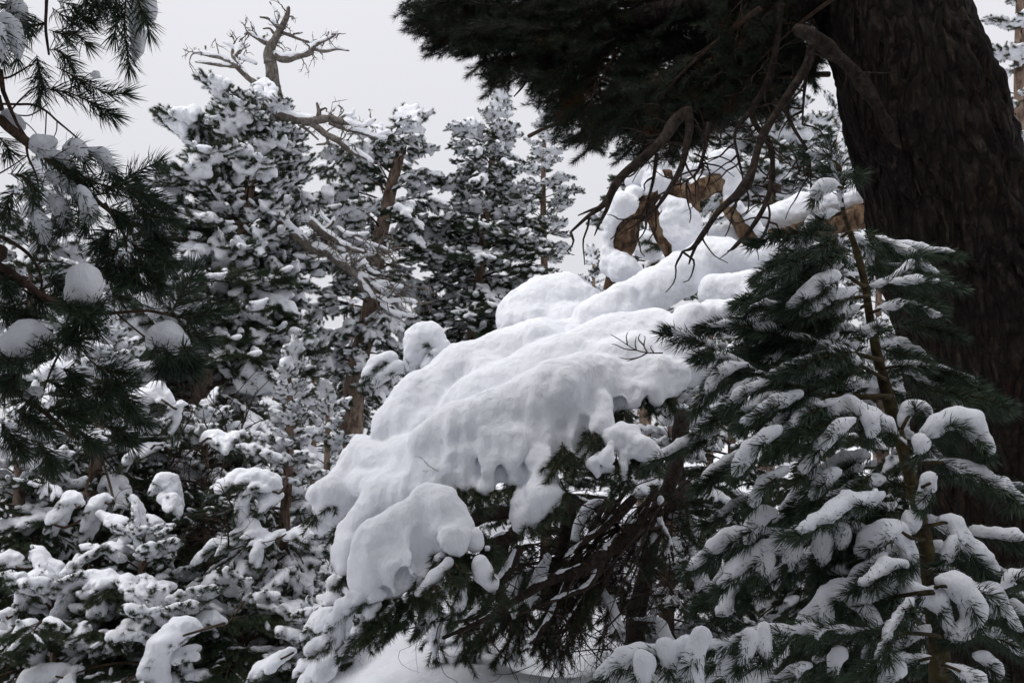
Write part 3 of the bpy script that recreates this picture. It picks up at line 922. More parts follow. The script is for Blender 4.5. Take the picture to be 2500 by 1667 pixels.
# stems and limbs below the mass
under = [
    [(1620, 900, 7.6, 34), (1540, 1010, 7.3, 40), (1480, 1000, 7.3, 40), (1420, 1060, 7.0, 40), (1300, 1160, 6.8, 38), (1150, 1270, 6.6, 30), (1000, 1320, 6.5, 22), (850, 1410, 6.3, 17), (700, 1500, 6.1, 13), (520, 1580, 6.0, 8)],
    [(1600, 560, 7.9, 40), (1570, 800, 7.8, 36), (1500, 1000, 7.7, 34), (1440, 1250, 7.8, 34), (1390, 1480, 7.8, 44), (1380, 1640, 7.8, 50)],
    [(870, 1110, 6.7, 30), (760, 1150, 6.6, 28), (690, 1220, 6.5, 20)],
    [(1000, 900, 6.9, 26), (860, 1000, 6.8, 34), (700, 1030, 6.7, 36), (560, 1120, 6.6, 28)],
    [(1100, 950, 6.9, 36), (1060, 1150, 7.1, 26), (1020, 1330, 7.3, 26), (1010, 1560, 7.5, 30)],
    [(860, 1180, 6.5, 26), (800, 1290, 6.3, 24), (700, 1430, 6.2, 14), (600, 1510, 6.1, 6)],
    [(1380, 950, 6.9, 22), (1250, 1080, 6.8, 18), (1150, 1150, 6.7, 13), (1060, 1230, 6.6, 6)],
    [(1250, 1190, 6.7, 20), (1180, 1340, 6.6, 15), (1050, 1400, 6.5, 10), (850, 1480, 6.4, 5)],
    [(1100, 1290, 6.6, 20), (1040, 1420, 6.6, 16), (950, 1560, 6.5, 10), (880, 1640, 6.5, 5)],
    [(1330, 1150, 6.9, 16), (1260, 1290, 6.8, 14), (1200, 1420, 6.8, 10), (1060, 1560, 6.8, 5)],
    [(1500, 960, 7.0, 20), (1490, 1080, 6.9, 14), (1440, 1180, 6.8, 8)],
    [(1490, 1050, 6.9, 12), (1540, 1150, 6.8, 9), (1560, 1250, 6.8, 5)],
]
ga = np.random.default_rng(21)
for _ in range(18):                                   # arching thin branches swept down by the load
    hx, hy, hd = ga.uniform(1250, 1560), ga.uniform(880, 1100), ga.uniform(6.8, 7.5)
    ex, ey, ed = ga.uniform(640, 1350), ga.uniform(1330, 1640), ga.uniform(6.2, 7.2)
    sag = ga.uniform(80, 230); r0 = ga.uniform(7, 15)
    under.append([(hx + (ex - hx) * t, hy + (ey - hy) * t + sag * math.sin(math.pi * t) * (.6 if ex < 1000 else -.3) + ga.normal(0, 20), hd + (ed - hd) * t, r0 * (1 - .8 * t)) for t in np.linspace(0, 1, 7)])
hosts = []
for i, rows in enumerate(under):
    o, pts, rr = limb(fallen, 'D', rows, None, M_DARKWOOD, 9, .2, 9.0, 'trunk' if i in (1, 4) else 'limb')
    hosts += [p for p in smooth_line(np.array(pts), 10)]
    if i not in (1, 4) and (i < 12 or i % 5 == 0):
        pr = limb_snow(fallen, pts, rr, .42, 20, -.15)
        if pr:
            link('snow_strip', snow_mesh('snow_strip', pr, .013, .008, M_SNOW, amp=((.012, 8.0), (.005, 25.0))), o)
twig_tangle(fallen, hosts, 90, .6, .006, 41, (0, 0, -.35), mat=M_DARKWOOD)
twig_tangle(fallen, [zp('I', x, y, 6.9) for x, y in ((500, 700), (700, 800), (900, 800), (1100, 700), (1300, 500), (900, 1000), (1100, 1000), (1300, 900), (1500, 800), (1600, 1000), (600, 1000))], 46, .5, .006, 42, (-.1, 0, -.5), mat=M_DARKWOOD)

# needle sprays round the lower edge of the snow
edge = [(300, 730, 7.05, -.4), (340, 735, 7.0, .3), (130, 815, 7.0, -1), (190, 800, 7.0, -.8), (590, 920, 6.25, -.3), (650, 930, 6.2, .3), (640, 900, 6.3, .5),
        (740, 935, 6.2, .4), (690, 950, 6.25, -.2), (830, 870, 6.3, 0), (860, 880, 6.3, .6), (960, 1010, 6.15, .6), (900, 1080, 6.1, .5), (1010, 990, 6.1, .8), (1040, 920, 6.15, .7),
        (1060, 760, 6.2, .2), (1100, 790, 6.2, .5), (1040, 800, 6.15, -.5), (1210, 640, 6.45, .2), (1200, 680, 6.3, -.5), (1240, 700, 6.35, -.3), (1300, 590, 6.6, .5), (1340, 580, 6.6, .6),
        (1430, 500, 6.75, .4), (1480, 490, 6.75, 0), (1530, 520, 6.75, .5), (1380, 800, 6.3, .6), (1440, 790, 6.3, .9), (1300, 820, 6.25, 0), (1330, 880, 6.25, -.2),
        (300, 1400, 5.8, .4), (250, 1430, 5.75, -.5), (380, 1330, 5.8, .6), (420, 1290, 5.8, .8), (440, 1390, 5.7, .2), (480, 1350, 5.65, .5), (540, 1290, 5.65, .8), (570, 1250, 5.7, 1), (620, 1240, 5.85, .5),
        (390, 1420, 5.75, -.8), (460, 1430, 5.8, 0), (330, 1480, 5.75, -.4), (250, 1500, 5.7, -.6), (180, 1560, 5.65, -.5), (700, 1150, 5.9, .6), (720, 1210, 5.85, .8), (760, 1360, 5.75, .3), (660, 1370, 5.8, -.2), (610, 1320, 5.8, .2),
        (90, 1200, 6.3, -.6), (110, 1290, 6.2, -.4), (150, 1390, 6.0, -.5), (60, 1100, 6.5, -.8), (30, 960, 6.85, -.4), (-40, 1010, 6.85, -.6), (560, 1210, 5.8, .5), (520, 1200, 5.8, -.2)]
for i, (x, y, d, sx) in enumerate(edge):
    r = np.random.default_rng(900 + i)
    a = zp('D', x - 25 * sx, y - 70, d + .25); b = zp('D', x, y - 8, d + .02); c = zp('D', x + 45 * sx + r.uniform(-8, 8), y + 35 + r.uniform(-10, 20), d - .06)
    bough(fallen, [a, b, c], (.012, .005), None, 6, .17, MID, 950 + i, pull=(.25 * sx, -.1, -.55), start=.3)
# darker sprays hanging in the hollow underneath
for i in range(46):
    r = np.random.default_rng(1200 + i)
    x, y, d = r.uniform(560, 1500), r.uniform(880, 1500), r.uniform(6.8, 7.8)
    if y < 1400 - .75 * (x - 500) + 120 and x > 700:
        y = min(1480, 1400 - .62 * (x - 560) + 200 + r.uniform(0, 250))
    a = zp('D', x, y, d); b = a + np.array([r.uniform(-.3, .3), r.uniform(-.3, .1), -.05]); c = b + np.array([r.uniform(-.3, .2), -.1, -.25])
    sn = [.0, .03, .045, .02] if r.random() < .35 else None
    bough(fallen, [a, b, c], (.012, .004), sn, 7, .2, MID, 1300 + i, pull=(-.1, -.1, -.6), start=.1, vox=.02)

# the bare twig standing out of the snow
tw = thing('bare_twig', zp('D', 1510, 298, 6.7), 'small leafless twig poking out of the smooth snow mass', 'twig')
tb = MB()
for rows in ([(1510, 298), (1440, 297), (1390, 285), (1350, 262), (1310, 235), (1275, 215)], [(1440, 297), (1400, 318), (1350, 325), (1315, 318)], [(1390, 285), (1340, 280), (1300, 262), (1280, 258)],
             [(1440, 297), (1425, 265), (1430, 230), (1425, 222)], [(1425, 265), (1400, 235), (1408, 212)], [(1390, 285), (1385, 255), (1390, 225)], [(1350, 262), (1345, 225), (1352, 205)], [(1470, 298), (1455, 275), (1460, 265)],
             [(1400, 318), (1370, 328), (1350, 335)]):
    tb.tube(rel(tw, zline('D', rows, 6.7)), (.0052, .0022), 5, 12, .2, 20)
link('stem', tb.mesh('stem', M_TWIG), tw)

# ================================================================== middle and far pines
pine('pine_tree', 'tall snow-laden pine right below the bare dead antler-like treetop', [(652, 245, 14), (622, 400, 14), (560, 700, 13.8), (485, 980, 13.5), (455, 1200, 13.3), (440, 1640, 13)],
     [(262, 50, 50), (290, 100, 80), (330, 190, 105), (365, 300, 120), (450, 290, 150), (600, 270, 190), (800, 330, 250), (1000, 380, 310), (1300, 420, 320), (1500, 400, 300)], 230,
     ['tuft', ('tuft', 'tuft', 'heavy'), ('tuft', 'light', 'heavy'), ('light', 'heavy', 'tuft'), ('light', 'droop'), ('light', 'droop'), ('droop', 'light')], 1, (.04, .20), .8, top_pitch=-.25, low_pitch=.15, jit=.35)

deadp = thing('dead_pine', P(690, 1400, 15.5), 'grey dead pine whose bare forked top stands clear against the sky', 'dead tree')
def dead_limb(z, rows, d, name='limb', sn=1.0):
    o, pts, rr = limb(deadp, z, rows, d, M_DEAD, 8, .25, 9.0, name, seg=7 * len(rows))
    if sn:
        pr = limb_snow(deadp, pts, rr, sn * .55, 6 * len(rows), -.25)
        if not pr:
            return
        link('snow', snow_mesh('snow', pr, .018, .012, amp=((.015, 6.0), (.006, 20.0))), o)
dead_limb('S', [(690, 1400, 40), (700, 900, 34), (700, 600, 28), (690, 350, 22), (664, 190, 17), (658, 140, 14)], 15.5, 'trunk', 0)
SD = 15.0
for rows, sn in (([(1215, 285, 28), (1212, 240, 25), (1225, 200, 22), (1250, 160, 17), (1265, 130, 15), (1290, 80, 13), (1300, 35, 8)], .3),
             ([(1222, 200, 14), (1190, 190, 12), (1150, 168, 9), (1120, 150, 7), (1102, 155, 4)], 1), ([(1150, 168, 8), (1138, 125, 6), (1130, 100, 4)], .4),
             ([(1262, 135, 9), (1235, 110, 8), (1210, 85, 7), (1172, 78, 5)], .6), ([(1240, 112, 6), (1255, 75, 5), (1235, 40, 4), (1215, 10, 3)], .5), ([(1232, 150, 6), (1215, 130, 5), (1185, 130, 3)], .6),
             ([(1275, 150, 9), (1310, 160, 8), (1340, 175, 6), (1390, 190, 5), (1410, 192, 3)], 1.2), ([(1320, 155, 5), (1350, 150, 4), (1362, 148, 3)], .6),
             ([(1240, 250, 18), (1275, 265, 18), (1330, 258, 16), (1390, 240, 13), (1420, 205, 10), (1460, 185, 7), (1500, 165, 5), (1520, 140, 3)], 1.3), ([(1465, 180, 6), (1480, 145, 4)], .3),
             ([(1410, 220, 9), (1460, 232, 8), (1520, 222, 6), (1572, 230, 3)], .9), ([(1515, 222, 5), (1528, 210, 3)], .3), ([(1430, 225, 5), (1450, 245, 3)], .2),
             ([(1232, 440, 18), (1175, 395, 16), (1110, 345, 13), (1060, 295, 12), (1000, 262, 10), (940, 250, 8), (868, 235, 4)], 1.3), ([(1060, 300, 9), (980, 292, 8), (880, 280, 3)], 1.0), ([(930, 248, 6), (925, 208, 4)], .2),
             ([(1085, 310, 11), (1050, 255, 9), (1045, 215, 6), (1005, 190, 3)], .8), ([(1060, 255, 7), (1085, 210, 6), (1090, 175, 4)], .6), ([(1075, 230, 5), (1125, 205, 3)], .5), ([(1080, 260, 9), (1120, 275, 7), (1155, 290, 4)], 1.2)):
    dead_limb('A', rows, SD, sn=sn)
LD = 13.8
for rows, sn in (([(-60, 70, 32), (70, 105, 28), (160, 110, 26), (250, 95, 22), (350, 125, 18), (440, 150, 13), (490, 120, 9), (522, 102, 6)], 1.5),
             ([(150, 125, 22), (220, 180, 20), (300, 225, 20), (380, 285, 18), (450, 320, 13), (500, 355, 8)], 1.6), ([(185, 100, 15), (190, 55, 13), (178, 5, 8)], .4), ([(190, 50, 9), (230, 35, 6), (235, 55, 4)], .4),
             ([(300, 105, 8), (350, 75, 7), (385, 80, 7), (398, 40, 5)], .8), ([(385, 85, 6), (408, 98, 4)], .3), ([(250, 120, 15), (330, 150, 14), (430, 175, 13), (520, 205, 10), (585, 212, 6)], 1.5), ([(440, 155, 10), (500, 195, 9), (560, 190, 7), (608, 168, 4)], 1.2),
             ([(70, 130, 9), (130, 170, 8), (185, 220, 6)], 1.3), ([(240, 200, 10), (235, 240, 9), (175, 250, 5)], .7), ([(265, 195, 6), (255, 215, 4)], .2),
             ([(-60, 700, 36), (30, 770, 32), (130, 850, 30), (240, 890, 28), (320, 950, 24), (400, 1010, 20), (460, 1090, 16), (520, 1160, 10)], 1.7),
             ([(140, 700, 25), (200, 760, 24), (270, 800, 20), (330, 840, 16), (400, 870, 12), (470, 885, 7)], 1.2), ([(200, 770, 12), (260, 720, 11), (280, 680, 8)], .5), ([(200, 760, 10), (130, 790, 9), (100, 795, 5)], .7), ([(260, 720, 9), (220, 680, 8), (190, 625, 5)], .6),
             ([(300, 740, 10), (360, 780, 9), (440, 780, 8), (480, 770, 4)], 1.3), ([(330, 840, 9), (340, 880, 8), (300, 850, 6)], .4), ([(400, 800, 8), (470, 830, 7), (540, 850, 6), (620, 880, 3)], 1.2), ([(470, 830, 6), (520, 880, 5), (590, 930, 3)], 1),
             ([(330, 950, 12), (400, 1000, 12), (500, 1050, 12), (600, 1080, 9), (680, 1090, 5)], 1.8), ([(500, 1060, 10), (570, 1110, 9), (640, 1130, 6)], 1.8), ([(400, 1000, 9), (460, 960, 8), (500, 1000, 7), (550, 1010, 4)], 1), ([(520, 1150, 12), (600, 1180, 12), (700, 1170, 9), (800, 1190, 5)], 1.8), ([(560, 1200, 10), (650, 1250, 9), (760, 1260, 5)], 1.6),
             ([(40, 905, 8), (110, 912, 7), (180, 908, 4)], 1.0), ([(420, 940, 7), (470, 900, 6), (540, 890, 4)], 1.0)):
    dead_limb('L', rows, LD, sn=sn)

def dead_twigs(z, rows, d, n, seed, l0=.10):
    g = np.random.default_rng(seed)
    ln = smooth_line(np.array([zp(z, a, b, d) for a, b in rows]), 30)
    m = MB()
    def go(p, dd, l, r0, lev):
        pp = [p]
        for q in range(4):
            dd = nrm(dd + g.normal(0, .32, 3)); pp.append(pp[-1] + dd * l / 4)
            if lev and g.random() < .6:
                go(pp[-1], nrm(dd + g.normal(0, .8, 3)), l * .6, r0 * .6, lev - 1)
        m.tube(rel(deadp, pp), (r0, r0 * .35), 4, 7, .25, 18)
    for _ in range(n):
        k = int(g.integers(4, 29)); t = nrm(ln[min(29, k + 1)] - ln[k - 1])
        go(ln[k], nrm(t * .6 + g.normal(0, .6, 3) + np.array([0, 0, .25])), l0 * g.uniform(1, 3.2), .013, 2)
    link('twigs', m.mesh('twigs', M_DEAD), deadp, stuff=True)

dead_twigs('A', [(1215, 240), (1260, 140), (1300, 40)], SD, 9, 1); dead_twigs('A', [(1240, 250), (1330, 258), (1420, 205), (1520, 140)], SD, 9, 2); dead_twigs('A', [(1110, 345), (1000, 262), (868, 235)], SD, 9, 3); dead_twigs('A', [(1085, 310), (1045, 215), (1085, 180)], SD, 5, 4)
dead_twigs('A', [(1222, 200), (1150, 168), (1105, 152)], SD, 5, 9)
dead_twigs('L', [(70, 105), (250, 95), (440, 150), (522, 102)], LD, 12, 5); dead_twigs('L', [(150, 125), (300, 225), (450, 320)], LD, 12, 6); dead_twigs('L', [(30, 770), (240, 890), (460, 1090), (520, 1160)], LD, 22, 7, .14); dead_twigs('L', [(140, 700), (330, 840), (470, 885), (620, 880)], LD, 26, 8, .14)
dead_twigs('L', [(330, 950), (500, 1050), (680, 1090)], LD, 14, 10, .14); dead_twigs('L', [(520, 1150), (700, 1170), (800, 1190)], LD, 12, 11, .14)
pine('pine_tree', 'pine with bare reddish trunk and flat snow-capped crown', [(990, 325, 16.5), (968, 410, 16.5), (946, 500, 16.5), (925, 600, 16.5), (905, 760, 16.5), (880, 860, 16.5), (862, 980, 16.4), (855, 1150, 16.3)],
     [(330, 90, 80), (400, 190, 110), (480, 220, 130), (560, 240, 160), (640, 220, 190), (700, 150, 150), (760, 200, 150), (850, 160, 150), (980, 190, 120)], 78,
     ['heavy', ('heavy', 'light'), ('light', 'heavy')], 2, (.07, .22), 1.1)
pine('pine_tree', 'dense dark green pine with heavy white caps on its pointed top', [(1215, 275, 17), (1200, 400, 17), (1180, 600, 17), (1150, 850, 17), (1130, 1100, 17)],
     [(285, 20, 20), (305, 50, 50), (340, 105, 75), (430, 112, 105), (520, 125, 125), (640, 180, 190), (760, 190, 215), (880, 160, 250)], 130,
     ['heavy', ('heavy', 'light'), 'light', 'light', 'light', 'light'], 3, (.03, .15), .8)
pine('pine_tree', 'slim upright pine frosted with small snow tufts behind the dense dark one', [(1332, 285, 19), (1326, 450, 19), (1330, 700, 19), (1340, 1000, 19)],
     [(290, 15, 20), (330, 40, 55), (400, 60, 70), (480, 80, 85), (560, 90, 75), (760, 90, 80)], 64, ['top', 'tuft', 'tuft', 'light'], 4, (.03, .12), .9)
pine('pine_tree', 'snowy pine behind the looping orange limbs', [(1610, 320, 19), (1590, 600, 19), (1580, 900, 19)],
     [(330, 90, 60), (430, 130, 90), (560, 150, 120), (760, 170, 120)], 60, [('tuft', 'light')], 5, (.04, .14), .8)
pine('pine_tree', 'leafy snow-dotted pine above the fallen trunk beside the big dark stem', [(1905, 195, 15), (1895, 400, 15), (1885, 700, 15)],
     [(215, 30, 30), (250, 95, 65), (330, 150, 120), (450, 200, 160), (620, 220, 200)], 84, ['tuft', ('light', 'tuft'), 'light'], 6, (.04, .14), .8)
pine('pine_tree', 'small snowy treetop tucked against the edge of the big dark trunk', [(2040, 270, 20), (2035, 450, 20), (2030, 800, 20)],
     [(280, 20, 20), (340, 60, 60), (450, 110, 80), (700, 140, 120)], 44, ['tuft', 'tuft', 'light'], 7, (.03, .12), .8)
pine('pine_tree', 'snowy pine seen past the outer side of the big dark trunk', [(2500, -260, 12), (2492, 100, 12), (2490, 500, 12), (2480, 1000, 12)],
     [(-240, 70, 60), (0, 130, 90), (200, 120, 90), (420, 100, 80), (900, 120, 90)], 54, [('heavy', 'light', 'droop')], 8, (.05, .13), .8, low_pitch=.35)
pine('pine_tree', 'shaded drooping pine between the snow mass and the young pine', [(1650, 860, 8.6), (1640, 1100, 8.6), (1630, 1400, 8.5), (1625, 1600, 8.4)],
     [(880, 90, 60), (1000, 110, 140), (1200, 140, 210), (1400, 160, 230), (1580, 140, 230)], 62, ['droop', ('droop', 'dark'), ('dark', 'light')], 9, (.03, .09), .5, smin=.3)
pine('pine_tree', 'snowy pine half hidden behind the foreground young pine', [(1985, 760, 9.5), (1985, 1100, 9.5), (1985, 1600, 9.4)],
     [(780, 60, 60), (950, 150, 150), (1200, 220, 200), (1550, 260, 230)], 60, [('light', 'droop'), 'dark', 'dark'], 10, (.03, .10), .6)
sap = pine('pine_tree', 'slim young pine with pointed snowy tip and thin brown stem', [(706, 905, 9), (708, 1000, 9), (705, 1130, 9), (692, 1300, 9), (682, 1480, 9), (676, 1640, 9)],
     [(920, 20, 20), (960, 65, 50), (1100, 105, 90), (1200, 180, 110), (1330, 240, 180), (1450, 190, 120), (1600, 170, 130)], 76, [('heavy', 'light'), ('light', 'droop'), ('light', 'droop'), 'light'], 12, (.018, .09), .55, smin=.25)
low = pine('pine_tree', 'wide low pine with sagging snowy boughs beside the slim young one', [(250, 800, 10), (235, 1100, 10), (215, 1640, 9.8)],
     [(820, 60, 60), (1000, 200, 160), (1200, 300, 260), (1400, 330, 280), (1620, 300, 280)], 96, [('light', 'droop'), ('dark', 'droop'), 'dark'], 13, (.03, .14), .6)
pine('pine_tree', 'white-clad pine behind the dark foreground boughs, nearest the picture edge', [(95, 440, 15.5), (80, 700, 15.5), (70, 1200, 15)],
     [(455, 40, 40), (560, 150, 130), (720, 240, 200), (950, 260, 240)], 64, [('heavy', 'light')], 14, (.04, .15), .8)
pine('pine_tree', 'white-clad pine between the dark foreground boughs and the tall snow-laden pine', [(330, 520, 17), (325, 800, 17), (320, 1200, 17)],
     [(535, 30, 30), (620, 120, 110), (760, 170, 150), (950, 200, 180)], 60, [('heavy', 'light')], 15, (.04, .15), .8)
pine('pine_tree', 'broad shaded pine low behind the slim young one, full of dead inner twigs', [(500, 1010, 10.5), (500, 1300, 10.5), (495, 1640, 10.4)],
     [(1030, 60, 60), (1150, 170, 160), (1350, 240, 220), (1600, 240, 220)], 80, [('light', 'droop'), 'dark', ('dark', 'droop')], 16, (.03, .11), .6)
pine('pine_tree', 'bushy snow-hung pine low in the outer corner under the dark boughs', [(50, 1020, 9.0), (45, 1300, 9.0), (40, 1640, 8.8)],
     [(1040, 60, 60), (1180, 170, 170), (1380, 240, 240), (1600, 250, 250)], 80, [('droop', 'light'), 'dark', ('dark', 'droop')], 17, (.03, .11), .6)
pine('pine_tree', 'small pine under the lowest boughs of the wide low pine', [(350, 1290, 8.2), (345, 1450, 8.2), (340, 1640, 8.1)],
     [(1310, 60, 60), (1420, 170, 170), (1620, 230, 230)], 44, [('droop', 'light'), 'dark', ('dark', 'droop')], 18, (.02, .07), .5, smin=.3)
pine('pine_tree', 'dark pine filling the gap between the young pine and the huge trunk', [(2150, 860, 7.2), (2160, 1200, 7.2), (2170, 1640, 7.1)],
     [(880, 70, 60), (1000, 170, 120), (1200, 260, 200), (1600, 300, 260)], 62, ['dark', ('dark', 'droop'), 'dark'], 22, (.03, .09), .5, smin=.5)
pine('pine_tree', 'dark pine standing behind the stems of the fallen one', [(1340, 900, 10.5), (1335, 1200, 10.5), (1330, 1560, 10.4)],
     [(930, 100, 100), (1100, 170, 160), (1300, 210, 200), (1520, 200, 200)], 70, [('light', 'droop'), 'dark', 'dark'], 19, (.03, .10), .5)
pine('pine_tree', 'dark pine close behind the shaded drooping one', [(1790, 880, 11), (1785, 1200, 11), (1780, 1600, 10.9)],
     [(900, 100, 100), (1050, 180, 170), (1300, 220, 210), (1560, 220, 210)], 70, [('light', 'droop'), 'dark', 'dark'], 20, (.03, .10), .5)
shs = pine('pine_tree', 'shaded sapling between the reddish trunk and the snow mass', [(800, 980, 11), (798, 1200, 11), (795, 1560, 10.9)],
     [(1000, 40, 40), (1150, 100, 90), (1350, 150, 130), (1550, 160, 140)], 50, [('heavy', 'light')], 21, (.02, .08), .5)
for i, (x, y, d, lab) in enumerate(((130, 1440, 7.9, 'low bushy pine shoot heaped with snow in the lowest corner'), (390, 1500, 7.6, 'low bushy pine shoot beneath the fat white snow lump'),
                                    (590, 1480, 8.2, 'low bushy pine shoot at the foot of the slim young pine'), (760, 1520, 8.0, 'low bushy pine shoot before the little snow clearing'))):
    pine('young_pine', lab, [(x, y, d), (x, y + 130, d), (x, y + 300, d)], [(y + 10, 80, 80), (y + 90, 180, 180), (y + 290, 230, 230)], 30, ['dark'], 50 + i, (.01, .05), .4, smin=.6)
# forest further up the slope
far = [(-60, 560, 24), (180, 640, 26), (480, 700, 25), (770, 830, 24), (860, 700, 27), (1010, 800, 28), (1100, 900, 25), (1450, 640, 26), (1400, 860, 24), (1740, 500, 26), (1830, 620, 27), (2150, 420, 25), (2330, 500, 24), (2450, 380, 26), (1560, 1000, 22), (2250, 900, 20)]
for i, (x, y, d) in enumerate(far):
    pine('pine_tree', 'far white pine in the forest up the slope', [(x, y, d), (x - 4, y + 250, d), (x - 8, y + 700, d)],
         [(y + 15, 15, 15), (y + 80, 55, 55), (y + 200, 95, 95), (y + 420, 120, 120)], 34, ['heavy', ('heavy', 'light'), 'light'], 30 + i, (.04, .14), .8, 'far white pines up the slope')

for i, (rows, sn) in enumerate((([(530, 310), (470, 265), (420, 270), (390, 330), (375, 390)], (24, 52, 64, 44, 16)), ([(520, 300), (500, 330), (440, 370)], (44, 40, 16)), ([(300, 330), (250, 340), (190, 380), (165, 420)], (16, 26, 24, 12)), ([(330, 360), (290, 380), (240, 400), (200, 430)], (14, 22, 20, 10)), ([(130, 880), (60, 900), (0, 960), (-40, 1020)], (40, 56, 50, 24)), ([(150, 780), (100, 800), (60, 840)], (50, 44, 24)))):
    zbough(shs, 'D', rows, 7.7, (7, 4), sn, 14, 75, MID, 1700 + i, pull=(-.1, -.1, -.45), vox=.015, k=.010, sax=.8, ssh=.55, snow_side=.6, amp=((.018, 6.0), (.010, 15.0), (.006, 34.0)), start=.05)
for root_, x0, x1, y0, y1, d0, sd in ((low, 60, 420, 1050, 1600, 9.6, 1), (sap, 560, 760, 1250, 1600, 9.0, 2), (low, 300, 620, 950, 1300, 10.5, 3)):
    g = np.random.default_rng(sd)
    twig_tangle(root_, [P(g.uniform(x0, x1), g.uniform(y0, y1), d0 + g.uniform(-.7, .7)) for _ in range(40)], 44, .8, .008, 60 + sd, (0, 0, -.1), mat=M_DARKWOOD)

# sagging snow-loaded boughs of the lower corner, on the low pine and the slim one
def low_bough(root, rows, snow, d, jt, seed, nsh=7, sh=70, drop=(-.1, -.1, -.45), wood=(5, 3), **kw):
    zbough(root, 'B', rows, d, wood, snow, int(nsh * 3), sh * 1.3, MID, seed, pull=drop, joint=jt, vox=.013, k=.009, lift=.75, sax=.60, ssh=.55, snow_side=.6, amp=((.014, 7.0), (.012, 15.0), (.006, 36.0)), start=.1, **kw)

JL = [P(238, 1080, 10), P(228, 1250, 10), P(222, 1400, 9.9), P(216, 1600, 9.8)]
JS = [P(706, 1080, 9), P(700, 1200, 9), P(690, 1330, 9), P(682, 1480, 9), P(678, 1600, 9)]
JB = [P(470, 1000, 13.5), P(458, 1150, 13.3)]
low_bough(low, [(820, 1310), (640, 1210), (520, 1150), (400, 1140), (330, 1140), (270, 1260), (240, 1390)], (6, 22, 52, 60, 52, 40, 14), 7.8, JS[3], 61, 12, 90)
low_bough(low, [(420, 1150), (440, 1220), (420, 1250)], (40, 36, 20), 7.7, None, 62, 5, 70)
low_bough(low, [(230, 1150), (170, 1130), (130, 1170), (100, 1225)], (20, 50, 44, 18), 7.9, JL[2], 63, 6, 70)
low_bough(sap, [(900, 1330), (780, 1370), (720, 1420), (690, 1500), (680, 1570)], (14, 66, 72, 84, 70), 7.2, JS[3], 64, 8, 90)
low_bough(sap, [(1000, 1310), (950, 1290), (890, 1310), (850, 1340)], (10, 38, 38, 20), 7.6, JS[2], 65, 6, 70)
low_bough(sap, [(760, 1240), (690, 1270), (640, 1340), (590, 1400)], (14, 42, 36, 18), 7.6, None, 66, 7, 80)
low_bough(sap, [(620, 1330), (560, 1340), (510, 1390), (470, 1440)], (20, 40, 34, 14), 7.6, None, 67, 6, 80)
low_bough(low, [(60, 1270), (40, 1270), (45, 1330), (30, 1370)], (20, 34, 26, 14), 7.9, JL[2], 68, 6, 70)
low_bough(low, [(190, 1330), (175, 1400), (165, 1470)], (24, 30, 16), 7.6, None, 69, 4, 70)
low_bough(low, [(360, 780), (320, 770), (270, 830), (230, 895)], (20, 46, 40, 18), 8.6, JL[0], 70, 7, 80)
low_bough(low, [(290, 880), (200, 850), (100, 870), (0, 890), (-60, 900)], (20, 34, 30, 36, 30), 8.6, JL[1], 71, 10, 90)
low_bough(low, [(500, 760), (450, 770), (410, 850), (395, 910)], (18, 38, 30, 16), 8.8, JL[0], 72, 7, 80)
low_bough(low, [(430, 830), (500, 860), (560, 850)], (26, 34, 18), 8.7, None, 73, 5, 80)
low_bough(sap, [(720, 880), (640, 870), (580, 920), (545, 980)], (20, 44, 34, 18), 8.6, None, 74, 7, 90)
low_bough(sap, [(800, 800), (740, 690), (710, 690), (690, 720)], (10, 52, 40, 20), 8.8, None, 75, 6, 70)
low_bough(sap, [(700, 760), (760, 770), (790, 800)], (20, 38, 24), 8.7, None, 76, 5, 70)
low_bough(sap, [(1250, 720), (1150, 690), (1080, 680), (1000, 690), (950, 715)], (16, 56, 54, 34, 16), 8.4, JS[0], 77, 12, 100)
low_bough(sap, [(1240, 750), (1180, 770), (1150, 810)], (30, 34, 18), 8.4, None, 78, 5, 80)
low_bough(sap, [(1090, 740), (1070, 800), (1050, 850)], (40, 30, 16), 8.3, None, 79, 4, 60)
low_bough(sap, [(1270, 900), (1170, 930), (1100, 890), (1030, 950), (960, 960), (880, 1010)], (16, 24, 42, 28, 30, 14), 8.3, JS[1], 80, 12, 90)
low_bough(sap, [(1250, 930), (1300, 930), (1400, 890), (1450, 860)], (20, 34, 40, 30), 8.3, JS[1], 81, 10, 90)
low_bough(sap, [(1150, 960), (1130, 1010), (1140, 1040)], (24, 26, 14), 8.2, None, 82, 4, 60)
low_bough(low, [(780, 360), (700, 310), (640, 320), (600, 390), (585, 460)], (10, 50, 66, 56, 24), 9.2, JB[0], 83, 9, 90)
low_bough(low, [(830, 340), (790, 350), (775, 420), (755, 480)], (10, 26, 26, 16), 9.2, None, 84, 4, 60)
low_bough(low, [(720, 520), (660, 540), (600, 560), (560, 610)], (16, 30, 28, 16), 9.2, JB[1], 85, 6, 70)
low_bough(sap, [(890, 510), (940, 490), (1000, 510), (1070, 475)], (26, 42, 34, 20), 9.2, JB[1], 86, 8, 90)
low_bough(sap, [(980, 1090), (930, 1120), (890, 1170)], (14, 34, 14), 8.2, None, 87, 5, 70)
low_bough(sap, [(1500, 1290), (1420, 1290), (1370, 1340)], (40, 40, 26), 7.0, None, 88, 8, 80)
low_bough(sap, [(1560, 1240), (1500, 1330), (1440, 1420), (1330, 1500)], (46, 44, 40, 26), 6.8, None, 89, 12, 90)
low_bough(sap, [(1480, 1450), (1420, 1520), (1350, 1590)], (50, 46, 40), 6.4, None, 90, 10, 90)
low_bough(sap, [(1300, 1430), (1200, 1480), (1120, 1530)], (30, 30, 18), 7.0, JS[4], 92, 9, 90)
low_bough(low, [(330, 1540), (200, 1530), (100, 1560)], (40, 44, 30), 7.4, JL[3], 93, 9, 80)
